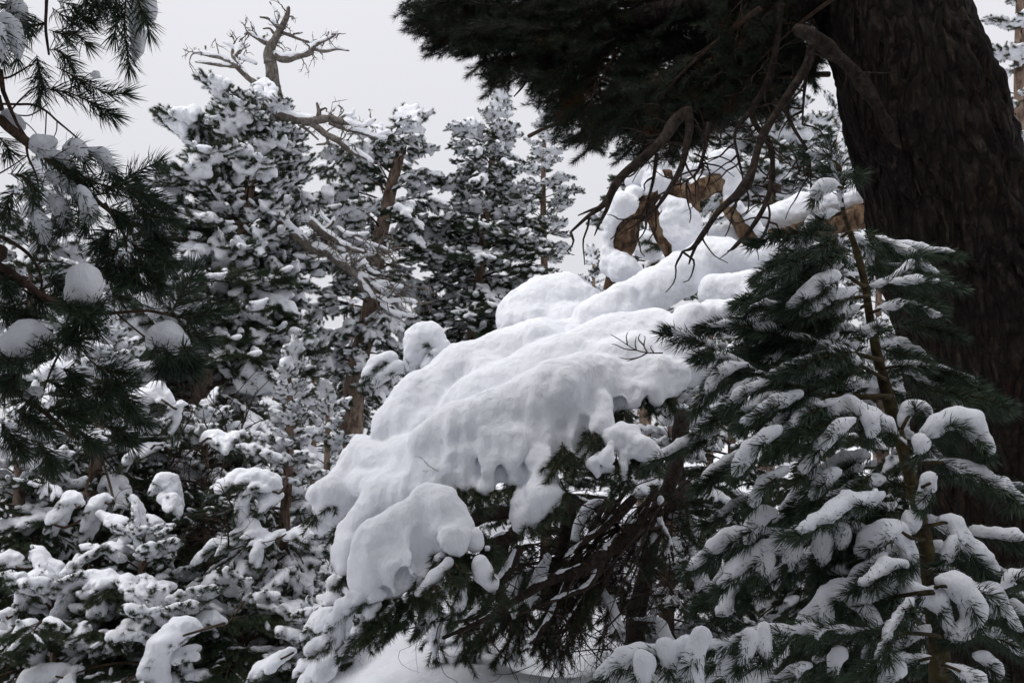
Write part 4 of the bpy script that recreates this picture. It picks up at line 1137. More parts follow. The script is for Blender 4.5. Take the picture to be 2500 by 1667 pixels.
low_bough(low, [(130, 1060), (60, 1030), (-20, 1060)], (24, 46, 40), 8.3, JL[1], 94, 8, 80)
low_bough(low, [(380, 1090), (250, 1080), (140, 1090)], (16, 26, 18), 8.5, JL[1], 95, 8, 90)

# ================================================================== the big old pine
BD = 4.6
big_axis = [(2900, 2300, 4.6), (2735, 1700, BD), (2590, 1290, BD), (2390, 680, BD), (2226, 210, BD), (2160, -30, 4.7), (2080, -420, 4.8), (1980, -900, 5.0), (1900, -1500, 5.2)]
bp = np.array([P(*a) for a in big_axis])
rb = np.array([520, 430, 300, 226, 190, 178, 168, 150, 125]) / KF * BD
foot = bp[0].copy(); foot[2] = ground_z(foot[0], foot[1]) - .1
big = thing('old_pine', foot, 'huge dark-barked old pine trunk with shadowed boughs overhead', 'pine tree')
big['label'] = 'huge leaning dark-barked pine trunk with a black overhanging crown'
c = smooth_line(np.column_stack([rel(big, bp), rb]), 330)
sides = 200
ctr, rr = c[:, :3], c[:, 3]
tan = nrm(np.gradient(ctr, axis=0))
u0 = nrm(np.cross(tan, [0, 1, 0])); w0 = np.cross(tan, u0)
th = np.linspace(0, 2 * math.pi, sides, endpoint=False)
ring = u0[:, None] * np.cos(th)[None, :, None] + w0[:, None] * np.sin(th)[None, :, None]
base = ctr[:, None] + ring * rr[:, None, None]
arc = np.cumsum(np.r_[0, np.linalg.norm(np.diff(ctr, axis=0), axis=1)])
q3 = np.stack([np.cos(th)[None] * rr[:, None] + 0 * arc[:, None], np.sin(th)[None] * rr[:, None] + 0 * arc[:, None], 0 * th[None] + arc[:, None]], -1)
q3 = q3 + .05 * np.stack([vnoise(q3, 3.0), vnoise(q3 + 9, 3.0), vnoise(q3 + 17, 2.0)], -1)
st = q3 * np.array([1, 1, .28])
f1 = 1 - np.abs(vnoise(st, 9.0)) * 2.2
f2 = 1 - np.abs(vnoise(st + 5, 19.0)) * 2.0
disp = -.032 * np.clip(f1, 0, 1) ** 1.5 - .014 * np.clip(f2, 0, 1) + .010 * vnoise(q3, 22) + .03 * vnoise(q3, 2.2)
v = (base + ring * disp[..., None]).reshape(-1, 3)
ii = np.arange(len(c) * sides).reshape(len(c), sides)
qd = np.stack([ii[:-1], np.roll(ii[:-1], -1, 1), np.roll(ii[1:], -1, 1), ii[1:]], -1).reshape(-1, 4)
link('trunk', fill_mesh(bpy.data.meshes.new('trunk'), v, np.zeros((0, 3), int), qd, M_BARKBIG), big)

# live limbs reaching out over the clearing
def axis_pt(py, d=BD):
    return np.array([np.interp(py, [a[1] for a in big_axis][::-1], bp[::-1, i]) for i in range(3)])

limbs = [[axis_pt(60), P(1900, -20, 4.7), P(1700, 20, 4.9), P(1450, 60, 5.2), P(1250, 60, 5.5), P(1080, 20, 5.8)],
         [axis_pt(-150), P(1850, -200, 5.0), P(1600, -150, 5.3), P(1300, -100, 5.6), P(1000, -80, 6.0)],
         [axis_pt(-100), P(1900, -60, 4.9), P(1750, 120, 5.1), P(1600, 220, 5.4), P(1450, 290, 5.7)],
         [axis_pt(-60), P(1960, 0, 4.6), P(1860, 90, 4.6), P(1780, 170, 4.7), P(1700, 260, 4.8)],
         [axis_pt(-500), P(1800, -500, 4.2), P(1500, -450, 3.8), P(1200, -420, 3.6)],
         [axis_pt(-800), P(1700, -800, 4.6), P(1200, -700, 4.4), P(700, -650, 4.4)],
         [axis_pt(-700), P(2200, -800, 4.0), P(2500, -800, 3.4)]]
for i, l in enumerate(limbs):
    b = MB(); b.tube(rel(big, l), np.linspace(.10, .02, len(l)), 9, 30, .25, 6)
    link('limb', b.mesh('limb', M_BARKBIG), big)
lp = np.vstack([smooth_line(np.array(l), 16)[3:] for l in limbs[:4]])
poly = np.array([(985, -60), (1000, 8), (1050, 50), (1120, 85), (1190, 108), (1215, 150), (1275, 205), (1330, 225), (1395, 262), (1440, 280), (1500, 300), (1600, 320), (1690, 310), (1790, 235), (1880, 190), (1930, 165), (1975, 80), (2040, -60)], float)
def inside(x, y):
    c_ = False
    n_ = len(poly)
    for i in range(n_):
        (x1, y1), (x2, y2) = poly[i], poly[i - 1]
        if (y1 > y) != (y2 > y) and x < (x2 - x1) * (y - y1) / (y2 - y1) + x1:
            c_ = not c_
    return c_
r = np.random.default_rng(77)
cnt = 0
while cnt < 62:
    if cnt < 34:                                      # along the ragged lower rim
        k = int(r.integers(1, len(poly) - 2)); f = r.random()
        x, y = poly[k] * (1 - f) + poly[k + 1] * f
        x += r.uniform(10, 60); y += r.uniform(-60, -12)
    else:
        x, y = r.uniform(1000, 2000), r.uniform(-80, 350)
        if not inside(x - 40, y + 30):
            continue
    d = r.uniform(4.7, 6.0)
    tip = P(x, y, d)
    near = lp[np.argsort(np.linalg.norm(lp - tip, axis=1) + r.uniform(0, .5, len(lp)) + np.where(lp[:, 2] < tip[2] - .1, 2, 0))[0]]
    dv = tip - near + np.array([r.uniform(-.25, .1), r.uniform(-.4, .2), -.1])
    var = LIB['bare'][cnt % NV]
    s = r.uniform(.42, .75)
    L = var[3] * s
    az = math.atan2(dv[1], dv[0]) + r.uniform(-.35, .35)
    pt = float(np.clip(math.atan2(-dv[2], math.hypot(dv[0], dv[1])), -.2, .75)) + r.uniform(-.1, .15)
    b0 = tip - L * .96 * np.array([math.cos(az) * math.cos(pt), math.sin(az) * math.cos(pt), -math.sin(pt)])
    put_bough(big, var, b0, az, pt, s, r)
    cnt += 1
# ragged sprays along the rim, each with its own needles
for i in range(46):
    k = int(r.integers(1, len(poly) - 3)); f = r.random()
    x, y = poly[k] * (1 - f) + poly[k + 1] * f
    x += r.uniform(-25, 25); y += r.uniform(-30, 18)
    d = r.uniform(4.9, 5.9)
    tip = P(x, y, d)
    out_ = np.array([r.uniform(-1, -.2), r.uniform(-.5, .3), r.uniform(-.45, .1)])
    l = r.uniform(.28, .5)
    a = tip - nrm(out_) * l
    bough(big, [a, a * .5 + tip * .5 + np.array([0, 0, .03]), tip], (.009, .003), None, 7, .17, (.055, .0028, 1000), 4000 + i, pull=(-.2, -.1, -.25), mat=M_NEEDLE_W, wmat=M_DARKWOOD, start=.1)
# unseen boughs added to the crown overhead to shade the foreground
n_over = 0
while n_over < 46:
    x, y, z = r.uniform(-3.5, 4.8), r.uniform(-3.0, 3.2), r.uniform(4.2, 7.0)
    if y > -1 and (z - 1.6) / max(.1, y + 1.0) < .74:
        continue
    if -1.3 < x < .5 or (x < 0 and y > 2.2):
        continue
    put_bough(big, LIB['shade_canopy'][n_over % NV], (x, y, z), r.uniform(math.pi, 2 * math.pi) if y > .3 else r.uniform(0, 6.3), r.uniform(0, .2), r.uniform(1.1, 1.7), r)
    n_over += 1

# dead, dangling branches
def dead_br(z, rows, d, name='dead_branch', seed=0, twn=0, snow=False):
    o, pts, rr_ = limb(big, z, rows, d, M_DARKWOOD, 8, .3, 10, name, seg=8 * len(rows))
    if snow:
        link('snow', snow_mesh('snow', caps(rel(big, pts), np.array(rr_) * .6, .95, 20), .012, .008, amp=((.012, 12.0),)), o)
    if twn:
        g = np.random.default_rng(seed)
        ln = smooth_line(np.array(pts), 20)[5:]
        tb_ = MB()
        for _ in range(twn):
            p = ln[int(g.integers(len(ln)))]
            dd = nrm(np.array([g.normal(-.2, .8), g.normal(0, .4), g.normal(-.8, .4)]))
            pp = [p]
            for q in range(5):
                dd = nrm(dd + g.normal(0, .35, 3)); pp.append(pp[-1] + dd * g.uniform(.02, .06))
            tb_.tube(rel(big, pp), (.006, .002), 4, 9, .2, 20)
        link('twig', tb_.mesh('twig', M_DARKWOOD), o, stuff=True)

dead_br('E', [(1960, 20, 5.3, 30), (1800, 250, 5.2, 28), (1600, 450, 5.0, 26), (1400, 620, 4.6, 30), (1330, 720, 4.4, 30), (1230, 820, 4.4, 26), (1100, 930, 24), (1020, 1060, 18), (930, 1130, 12), (840, 1212, 5)], 4.4, seed=1, twn=16)
dead_br('E', [(1060, 1010, 14), (1030, 1090, 11), (990, 1170, 8), (965, 1230, 3)], 4.4)
dead_br('E', [(1000, 1080, 10), (940, 1100, 8), (880, 1125, 4)], 4.4)
dead_br('E', [(2095, 240, 22), (2075, 340, 24), (1990, 480, 24), (1900, 610, 22), (1830, 740, 20), (1790, 880, 22), (1740, 985, 30), (1660, 1060, 22), (1600, 1120, 18), (1540, 1210, 15), (1480, 1290, 12), (1425, 1312, 4)], 4.3, seed=2, twn=12)
dead_br('E', [(1500, 1270, 9), (1470, 1340, 7), (1458, 1380, 3)], 4.3)
dead_br('E', [(1940, 20, 20), (1920, 200, 22), (1880, 400, 20), (1800, 560, 18), (1800, 640, 16), (1880, 760, 16), (1892, 900, 16), (1860, 1060, 14), (1770, 1210, 10), (1700, 1290, 8), (1660, 1312, 3)], 4.5, seed=3, twn=10)
dead_br('E', [(1790, 570, 14), (1700, 690, 10), (1715, 820, 7), (1740, 930, 4)], 4.5, seed=4, twn=5)
dead_br('E', [(1450, 560, 20), (1460, 680, 22), (1430, 830, 18), (1390, 930, 14), (1300, 1070, 9), (1230, 1130, 5)], 4.5, seed=5, twn=7)
dead_br('E', [(1560, 640, 14), (1540, 780, 11), (1500, 900, 7), (1420, 960, 4)], 4.6, seed=6, twn=10)
dead_br('E', [(1900, 520, 12), (1960, 580, 10), (2010, 680, 8), (2080, 800, 7), (2095, 960, 3)], 4.4, seed=7, twn=8)
dead_br('E', [(2080, 320, 10), (2060, 480, 8), (2050, 650, 4)], 4.35, seed=8, twn=6)
dead_br('E', [(1870, 1060, 6), (1880, 1120, 6), (1870, 1180, 4), (1855, 1230, 3)], 4.5, seed=9, twn=5)
dead_br('E', [(1290, 800, 11), (1270, 950, 9), (1230, 1080, 6), (1190, 1180, 3)], 4.4, seed=10, twn=5)
dead_br('E', [(640, 350, 6), (600, 440, 6), (545, 505, 3)], 5.6)
dead_br('E', [(450, 280, 6), (420, 330, 6), (372, 345, 3)], 5.8)
dead_br('E', [(2010, 140, 4.25, 16), (2035, 160, 4.25, 30), (2090, 180, 4.2, 34), (2160, 230, 4.2, 36), (2240, 300, 4.22, 38), (2330, 390, 4.27, 38), (2420, 520, 4.30, 34), (2520, 700, 4.33, 28), (2640, 940, 4.38, 14)], 4.05, 'limb', 11, 5)
tw2 = twig_tangle(big, [zp('E', x, y, 4.6) for x, y in ((1500, 640), (1560, 720), (1600, 600), (1480, 800), (1440, 760), (1700, 480), (1780, 420))], 14, .26, .0045, 88, (0, 0, -.5), mat=M_DARKWOOD)

# ================================================================== the young pine in front of the big trunk
YD = 3.0
yf = zp('G', 1840, 1900, 2.8); yf[2] = ground_z(yf[0], yf[1]) - .05
young = thing('young_pine', yf, 'young long-needled pine with snow-striped boughs before the huge trunk', 'pine tree')
ytr = zline('F', [(882, 230), (895, 400), (930, 520), (965, 620), (1000, 760), (1030, 950), (1070, 1150), (1110, 1300)], YD) + zline('G', [(1720, 700, 2.95), (1760, 900, 2.9), (1810, 1250, 2.85), (1840, 1600, 2.8)])
b = MB()
b.tube(rel(young, np.vstack([ytr, [yf]])), np.array([.004, .006, .008, .010, .011, .013, .015, .017, .019, .022, .027, .034, .05]), 12, 70, .18, 14)
link('trunk', b.mesh('trunk', M_LICHEN), young)

def yj(y, z='F'):
    yy = zp(z, 0, y, YD)[2]
    a = np.array(ytr)
    o = np.argsort(a[:, 2])
    return np.array([np.interp(yy, a[o, 2], a[o, k]) for k in range(3)])

YP = (-.35, -.12, -.38)
def yb(z, rows, d, snow, nsh, sh, seed, jy=None, wood=(9, 4), pull=YP, **kw):
    if z == 'F' and snow is not None:
        snow = [q * .84 for q in snow]
    zbough(young, z, rows, d, wood, snow, nsh, sh, NEAR, seed, fine=True, pull=pull, wmat=M_LICHEN, joint=None if jy is None else yj(jy, z), vox=.0095, k=.005, lift=.8, amp=((.008, 12.0), (.005, 34.0)), **kw)

yb('F', [(893, 420), (880, 320), (868, 230), (845, 160), (830, 130)], 3.0, (4, 8, 16, 20, 8), 7, 95, 500, pull=(-.3, 0, .05), start=.2)
yb('F', [(880, 210), (820, 160), (720, 150)], 2.95, (6, 18, 12), 2, 60, 501, 215)
yb('F', [(885, 260), (930, 230), (960, 260)], 3.05, (4, 10, 6), 3, 70, 502, 265, pull=(.3, 0, -.3))
yb('F', [(890, 310), (820, 310), (760, 370)], 2.9, (8, 34, 30), 2, 70, 503, 315)
yb('F', [(898, 430), (830, 450), (760, 480), (700, 560), (640, 640)], 2.9, (10, 36, 40, 24, 10), 5, 110, 504, 440)
yb('F', [(930, 520), (880, 560), (870, 620), (820, 690)], 2.95, (8, 16, 14, 8), 4, 100, 505, 520)
yb('F', [(940, 540), (980, 560), (1020, 600), (1040, 680)], 3.1, (6, 14, 14, 6), 5, 100, 506, 550, pull=(.25, .1, -.3))
yb('F', [(985, 775), (900, 725), (760, 705), (640, 735), (500, 785)], 2.85, (6, 24, 32, 26, 14), 5, 120, 507, 780)
yb('F', [(960, 640), (900, 690), (850, 720), (780, 760)], 3.0, (5, 18, 20, 10), 4, 110, 508, 640)
yb('F', [(1010, 830), (850, 850), (760, 860), (640, 880), (540, 960)], 2.8, (8, 16, 26, 34, 14), 7, 130, 509, 830)
yb('F', [(800, 850), (640, 880), (500, 880), (400, 945)], 2.75, (10, 22, 28, 14), 4, 100, 510)
yb('F', [(1010, 870), (870, 940), (760, 960), (700, 1010)], 2.95, (8, 20, 28, 12), 6, 130, 511, 870)
yb('F', [(1100, 1310), (830, 1305), (680, 1260), (500, 1200), (360, 1130), (200, 1040), (60, 1000)], 2.7, (6, 9, 12, 20, 22, 26, 12), 11, 170, 512, 1310, wood=(14, 5), start=.25)
yb('F', [(1060, 1130), (900, 1090), (700, 1040), (500, 985), (360, 965), (225, 985)], 2.75, (8, 18, 24, 34, 34, 12), 10, 150, 513, 1130, wood=(12, 4))
yb('F', [(440, 1160), (330, 1190), (250, 1280), (215, 1340)], 2.65, (14, 28, 30, 12), 4, 110, 514)
yb('F', [(560, 1240), (470, 1260), (400, 1310), (345, 1370)], 2.65, (12, 32, 34, 14), 3, 100, 515)
yb('F', [(680, 1300), (560, 1350), (480, 1420), (430, 1460)], 2.6, (12, 30, 32, 12), 3, 110, 516)
yb('F', [(800, 1320), (700, 1370), (560, 1470), (450, 1560)], 2.55, (12, 30, 36, 16), 5, 120, 517)
yb('F', [(960, 1330), (860, 1360), (760, 1420), (600, 1540)], 2.6, (12, 28, 34, 16), 5, 130, 518)
yb('F', [(1000, 790), (1100, 770), (1190, 720), (1225, 660)], 3.0, (6, 22, 24, 12), 6, 90, 519, 800, pull=(.2, -.1, 0))
yb('F', [(1120, 770), (1240, 760), (1335, 765)], 2.95, (8, 22, 16), 4, 90, 520, pull=(.3, -.1, -.1))
yb('F', [(1030, 910), (1150, 870), (1250, 880), (1330, 920)], 2.95, (8, 16, 20, 10), 6, 100, 521, 920, pull=(.3, -.1, -.2))
yb('F', [(1050, 1000), (1000, 1020), (1050, 980), (1100, 985)], 2.85, (8, 14, 24, 20), 3, 90, 522, 1000)
yb('F', [(1080, 1180), (1180, 1160), (1300, 1165)], 2.9, (6, 14, 8), 5, 90, 523, 1180, pull=(.3, -.1, -.25))
yb('F', [(1090, 1220), (960, 1150), (900, 1110), (830, 1090)], 2.7, (6, 14, 30, 20), 5, 110, 524, 1220)
for i, rows in enumerate(([(930, 840), (880, 900), (800, 950)], [(880, 1010), (800, 1060), (760, 1110)], [(900, 1180), (880, 1230), (870, 1290)], [(760, 1080), (700, 1130), (650, 1170)], [(620, 1080), (560, 1120), (500, 1150)], [(820, 1180), (740, 1220), (660, 1260)],
                          [(1000, 1250), (930, 1280), (880, 1330)], [(980, 1050), (940, 1100), (930, 1180)], [(700, 900), (620, 960), (560, 1010)], [(560, 1000), (520, 1060), (460, 1090)], [(330, 1060), (300, 1090), (220, 1130)])):
    yb('F', rows, 2.8, (10, 26, 16), 3, 100, 540 + i)
# lower boughs (crop G)
for i, (rows, snow, d, nsh, sh, jy) in enumerate((
        ([(980, 70), (880, 110), (765, 185)], (14, 30, 14), 2.55, 3, 110, None),
        ([(1150, 130), (1000, 190), (845, 280)], (14, 34, 14), 2.5, 4, 120, None),
        ([(1330, 160), (1150, 240), (1000, 420)], (14, 30, 14), 2.5, 5, 130, None),
        ([(1040, 300), (930, 380), (860, 450), (805, 545)], (16, 36, 40, 18), 2.45, 4, 130, None),
        ([(1420, 250), (1300, 330), (1130, 540)], (14, 38, 22), 2.45, 5, 140, None),
        ([(1060, 510), (980, 570), (890, 680)], (18, 36, 16), 2.45, 3, 120, None),
        ([(1340, 520), (1260, 560), (1185, 650)], (18, 30, 14), 2.45, 4, 120, None),
        ([(1690, 420), (1560, 300), (1450, 230), (1330, 205), (1215, 225)], (10, 26, 42, 44, 20), 2.6, 8, 140, 420),
        ([(1450, 250), (1490, 300), (1480, 345)], (30, 38, 16), 2.55, 2, 80, None),
        ([(1640, 300), (1690, 210), (1740, 200), (1790, 260)], (12, 36, 34, 16), 2.7, 4, 90, 330),
        ([(1720, 360), (1780, 330), (1870, 280), (1950, 290), (2010, 350), (2075, 430)], (14, 50, 62, 62, 58, 24), 2.6, 9, 110, 360),
        ([(1720, 400), (1740, 380), (1730, 420)], (30, 34, 14), 2.55, 2, 90, None),
        ([(1720, 470), (1860, 470), (1950, 510), (2080, 560), (2180, 620), (2245, 690)], (10, 16, 34, 36, 40, 16), 2.6, 12, 130, 470),
        ([(1700, 720), (1560, 690), (1420, 690), (1340, 720)], (6, 12, 24, 16), 2.55, 6, 140, 720),
        ([(1560, 620), (1450, 690), (1390, 740), (1320, 790)], (10, 30, 36, 14), 2.5, 5, 140, None),
        ([(1690, 790), (1520, 830), (1340, 800), (1200, 830), (1050, 890), (900, 960), (740, 1090)], (8, 18, 48, 46, 42, 46, 28), 2.5, 12, 130, 790),
        ([(970, 950), (950, 1000), (925, 1055)], (34, 30, 12), 2.48, 2, 80, None),
        ([(1110, 880), (1100, 950), (1080, 1020)], (34, 34, 14), 2.48, 2, 80, None),
        ([(1240, 850), (1245, 940), (1230, 1020)], (44, 42, 16), 2.48, 3, 90, None),
        ([(1340, 810), (1340, 850), (1330, 900)], (36, 34, 14), 2.48, 2, 80, None),
        ([(1200, 830), (960, 820), (800, 860), (690, 920), (590, 990)], (10, 18, 36, 42, 20), 2.55, 9, 130, None),
        ([(1010, 730), (930, 770), (870, 870)], (24, 52, 20), 2.5, 3, 110, None),
        ([(1700, 850), (1610, 810), (1500, 870), (1460, 940), (1470, 1020)], (12, 38, 50, 46, 20), 2.45, 6, 110, 850),
        ([(1600, 850), (1660, 900), (1690, 980)], (40, 44, 18), 2.45, 3, 90, None),
        ([(1700, 780), (1690, 770), (1650, 820)], (30, 40, 24), 2.5, 2, 80, None),
        ([(1790, 1110), (1560, 1140), (1420, 1130), (1320, 1130), (1220, 1220), (1120, 1320), (1030, 1390)], (8, 14, 44, 48, 50, 42, 20), 2.4, 12, 140, 1110),
        ([(1340, 1130), (1430, 1190), (1490, 1270), (1520, 1385)], (40, 46, 40, 16), 2.38, 5, 120, None),
        ([(1260, 1220), (1270, 1280)], (40, 20), 2.38, 2, 80, None),
        ([(1620, 1060), (1580, 1070), (1540, 1110)], (22, 42, 28), 2.45, 3, 90, None),
        ([(1800, 1120), (1690, 1140), (1650, 1200), (1650, 1280)], (10, 36, 48, 22), 2.4, 4, 110, 1120),
        ([(1810, 1090), (1880, 1090), (1970, 1150), (2000, 1240), (1960, 1330), (1880, 1360)], (30, 50, 58, 58, 56, 24), 2.4, 8, 110, 1090),
        ([(1700, 1150), (1780, 1160), (1840, 1200), (1870, 1280)], (30, 46, 40, 24), 2.42, 4, 90, None),
        ([(1830, 1120), (2000, 1110), (2100, 1140), (2160, 1240), (2240, 1330)], (8, 30, 44, 40, 20), 2.45, 8, 110, 1120),
        ([(2140, 1100), (2190, 1060), (2260, 1030)], (14, 30, 26), 2.45, 4, 90, None),
        ([(1790, 780), (1880, 770), (1930, 860), (2010, 950), (2125, 1060)], (10, 40, 50, 50, 18), 2.5, 9, 120, 780),
        ([(1900, 880), (1870, 940), (1840, 960)], (40, 36, 16), 2.48, 2, 90, None),
        ([(1740, 590), (1790, 570), (1760, 640), (1740, 690)], (10, 36, 30, 14), 2.5, 3, 90, 590),
        ([(1810, 1330), (1500, 1310), (1200, 1300), (1050, 1310), (900, 1330), (750, 1380), (500, 1430), (380, 1420), (260, 1460), (180, 1500), (120, 1570)], (6, 8, 12, 14, 26, 24, 22, 42, 30, 40, 44), 2.3, 14, 110, 1330),
        ([(950, 1300), (960, 1380), (960, 1460)], (38, 38, 16), 2.28, 3, 90, None),
        ([(900, 1340), (860, 1420), (830, 1500)], (34, 34, 16), 2.28, 3, 90, None),
        ([(650, 1360), (620, 1420), (600, 1500), (590, 1590)], (50, 52, 50, 50), 2.25, 4, 90, None),
        ([(450, 1410), (470, 1470), (480, 1500)], (46, 36, 14), 2.28, 2, 80, None),
        ([(350, 1470), (360, 1530), (360, 1590)], (48, 50, 46), 2.25, 3, 80, None),
        ([(1340, 1440), (1310, 1480), (1290, 1545)], (36, 38, 16), 2.3, 3, 100, None),
        ([(1820, 1440), (1700, 1460), (1560, 1480), (1470, 1520)], (8, 22, 34, 24), 2.35, 6, 110, 1440),
        ([(1850, 1480), (1950, 1520), (2050, 1590)], (10, 36, 34), 2.35, 6, 100, 1480),
        ([(1640, 1500), (1620, 1540), (1560, 1600)], (30, 36, 36), 2.3, 4, 100, None),
        ([(1200, 1480), (1100, 1520), (1020, 1590)], (10, 24, 30), 2.3, 5, 110, None),
        ([(800, 1480), (780, 1520), (770, 1590)], (34, 38, 34), 2.3, 3, 90, None),
        ([(2000, 1440), (2080, 1480), (2120, 1560)], (20, 34, 30), 2.4, 4, 90, None),
        ([(1480, 650), (1380, 700), (1200, 760)], (0, 0, 0), 2.6, 8, 140, None),
        ([(1560, 950), (1400, 1000), (1260, 1060)], (8, 10, 8), 2.6, 8, 140, None),
        ([(1700, 600), (1560, 560), (1440, 600), (1350, 660)], (4, 8, 10, 8), 2.6, 8, 140, 600),
        ([(1780, 1010), (1900, 1020), (2020, 1080)], (6, 12, 8), 2.6, 7, 130, 1010))):
    yb('G', rows, d, snow, nsh, sh, 600 + i, jy)

g = np.random.default_rng(404)
for i in range(122):
    y = g.uniform(560, 1560)
    hw = np.interp(y, [560, 800, 1000, 1200, 1560], [110, 230, 380, 400, 470])
    xc = np.interp(y, [560, 1000, 1560], [2070, 2110, 2260])
    x = xc + g.uniform(-hw, hw * .55)
    d = np.interp(y, [560, 1100, 1560], [3.05, 2.85, 2.6]) + g.uniform(.05, .35)
    if i >= 84:                                       # in front of the stem
        x = xc - 20 + g.uniform(-25, 25); d -= .42
    sx = -1 if x < xc + 30 else 1
    a = P(x, y, d); l = g.uniform(.14, .26)
    dv = nrm(np.array([sx * g.uniform(.5, 1), g.uniform(-.5, .2), g.uniform(-.55, -.05)]))
    zr_ = g.uniform(.010, .017)
    bough(young, [a, a + dv * l * .5, a + dv * l + np.array([0, 0, -.02])], (.005, .002), [zr_, zr_ * 1.5, zr_] if g.random() < (.30 if y < 1000 else .6) else None, 4, .09, NEAR, 2000 + i, pull=(.3 * sx, -.1, -.3), fine=True, wmat=M_LICHEN, vox=.0155, k=.005, lift=.9, start=.05, amp=((.007, 12.0), (.004, 34.0)))

# ================================================================== the near pine reaching in with dark boughs
AD = 2.2
af = np.array([-2.75, 2.2, 0.0]); af[2] = ground_z(af[0], af[1]) - .1
near = thing('shaded_pine', af, 'dark shaded near pine whose long-needled boughs hang in with grey snow pads', 'pine tree')
b = MB()
b.tube(rel(near, [af, af + [.05, .1, 2.0], af + [0, .1, 4.0], af + [-.1, 0, 7.0]]), (.16, .13, .11, .05), 14, 60, .12, 8)
link('trunk', b.mesh('trunk', M_BARKBIG), near)
NP = (.1, -.05, -.45)
def nb(z, rows, d, snow, nsh, sh, seed, wood=(7, 4), pull=NP, **kw):
    if snow is not None and max(snow) < 44:
        snow = None
    zbough(near, z, rows, d, wood, snow, max(1, int(nsh * .62)), sh * .9, (.052, .0021, 1400), seed, fine=True, pull=pull, vox=.009, k=.006, lift=.7, snow_side=.12, sax=.52, **kw)

def nlimb(z, rows, d):
    limb(near, z, rows, d, M_TWIG, 9, .2, 14, 'limb', seg=8 * len(rows))

def nj(h):
    return af + np.array([.04, .1, h])

# limbs, run back to the stem outside the picture
def to_px(z, p):
    q = np.asarray(p) - EYE
    d = q @ FWD
    x0, y0, s = ZO[z]
    return ((1250 + KF * (q @ RGT) / d - x0) * s, (833.5 - KF * (q @ UPV) / d - y0) * s, d)

def jn(z, x, y):
    q = zp(z, x, y, 2.2)
    return to_px(z, np.array([af[0] + .04, af[1] + .1, q[2] + .05])), (x - 420, y - 20, 2.2)

s1 = jn('J', -60, 760); s2 = jn('K', -30, 430); s3 = jn('J', -20, 560); s4 = jn('K', -60, 1200)
nlimb('J', [(*s1[0], 46), (*s1[1], 46), (-60, 880, 2.2, 42), (60, 975, 2.2, 40), (200, 1085, 2.2, 34), (400, 1235, 2.2, 28), (560, 1350, 2.2, 23), (690, 1490, 2.2, 20), (860, 1640, 2.2, 14), (960, 1750, 2.2, 8)], None)
nlimb('J', [(-60, 795, 2.25, 9), (130, 800, 2.25, 9), (250, 803, 2.25, 9), (350, 850, 2.25, 9), (440, 930, 2.25, 8), (560, 1030, 2.25, 7), (700, 1160, 2.25, 6), (830, 1280, 2.25, 5)], None)
nlimb('J', [(*s3[0], 30), (*s3[1], 30), (-20, 670, 2.2, 20), (60, 790, 2.2, 16), (120, 930, 2.2, 12), (205, 1060, 2.2, 10)], None)
nlimb('J', [(360, -120, 2.3, 16), (355, 60, 2.3, 14), (350, 220, 2.3, 11), (375, 420, 2.3, 8)], None)
nlimb('J', [(-60, 605, 2.2, 9), (60, 595, 2.2, 9), (150, 550, 2.2, 8), (240, 495, 2.2, 6)], None)
nlimb('J', [(90, 840, 2.25, 6), (160, 760, 2.25, 6), (240, 690, 2.25, 5)], None)
nlimb('J', [(110, 880, 2.25, 5), (220, 885, 2.25, 5), (310, 840, 2.25, 5), (370, 790, 2.25, 4)], None)
nlimb('J', [(355, 860, 2.25, 5), (350, 980, 2.25, 5), (345, 1060, 2.25, 4)], None)
nlimb('J', [(437, 930, 2.25, 5), (430, 1010, 2.25, 4), (385, 1100, 2.25, 3)], None)
nlimb('J', [(120, 885, 2.25, 4), (240, 980, 2.25, 4), (360, 1130, 2.25, 3)], None)
nlimb('J', [(200, 1100, 2.2, 9), (215, 1200, 2.2, 9), (260, 1300, 2.2, 8), (290, 1400, 2.2, 7), (300, 1560, 2.2, 6)], None)
nlimb('J', [(-40, 1350, 2.2, 6), (80, 1280, 2.2, 6), (200, 1200, 2.2, 5)], None)
nlimb('J', [(-40, 1180, 2.2, 5), (100, 1185, 2.2, 5), (210, 1195, 2.2, 4)], None)
nlimb('K', [(*s2[0], 40), (*s2[1], 40), (-30, 560, 2.1, 32), (130, 655, 2.1, 28), (280, 765, 2.1, 24), (430, 835, 2.1, 20), (600, 870, 2.1, 16), (740, 895, 2.1, 14), (900, 887, 2.1, 12), (1050, 880, 2.1, 11), (1180, 912, 2.1, 8)], None)
nlimb('K', [(820, 905, 2.1, 8), (930, 1000, 2.1, 7), (1080, 1120, 2.1, 6), (1230, 1240, 2.1, 6), (1300, 1330, 2.1, 4)], None)
nlimb('K', [(-60, 340, 2.15, 14), (60, 390, 2.15, 13), (180, 470, 2.15, 12), (250, 560, 2.15, 10), (290, 690, 2.15, 8), (250, 850, 2.15, 6)], None)
nlimb('K', [(760, 925, 2.1, 8), (600, 1010, 2.1, 8), (490, 1070, 2.1, 8), (400, 1200, 2.1, 8), (330, 1360, 2.1, 7), (290, 1480, 2.1, 6)], None)
nlimb('K', [(500, 1070, 2.1, 6), (570, 1150, 2.1, 6), (660, 1250, 2.1, 5), (780, 1310, 2.1, 4)], None)
nlimb('K', [(240, 530, 2.15, 6), (400, 540, 2.15, 5), (480, 560, 2.15, 4), (530, 610, 2.15, 3)], None)
nlimb('K', [(*s4[0], 40), (*s4[1], 40), (-60, 1330, 2.1, 30), (60, 1400, 2.1, 28), (160, 1470, 2.1, 24), (330, 1600, 2.1, 16), (500, 1760, 2.1, 10)], None)
nlimb('K', [(730, 130, 2.2, 12), (800, 250, 2.2, 10), (870, 370, 2.2, 9), (880, 470, 2.2, 6)], None)
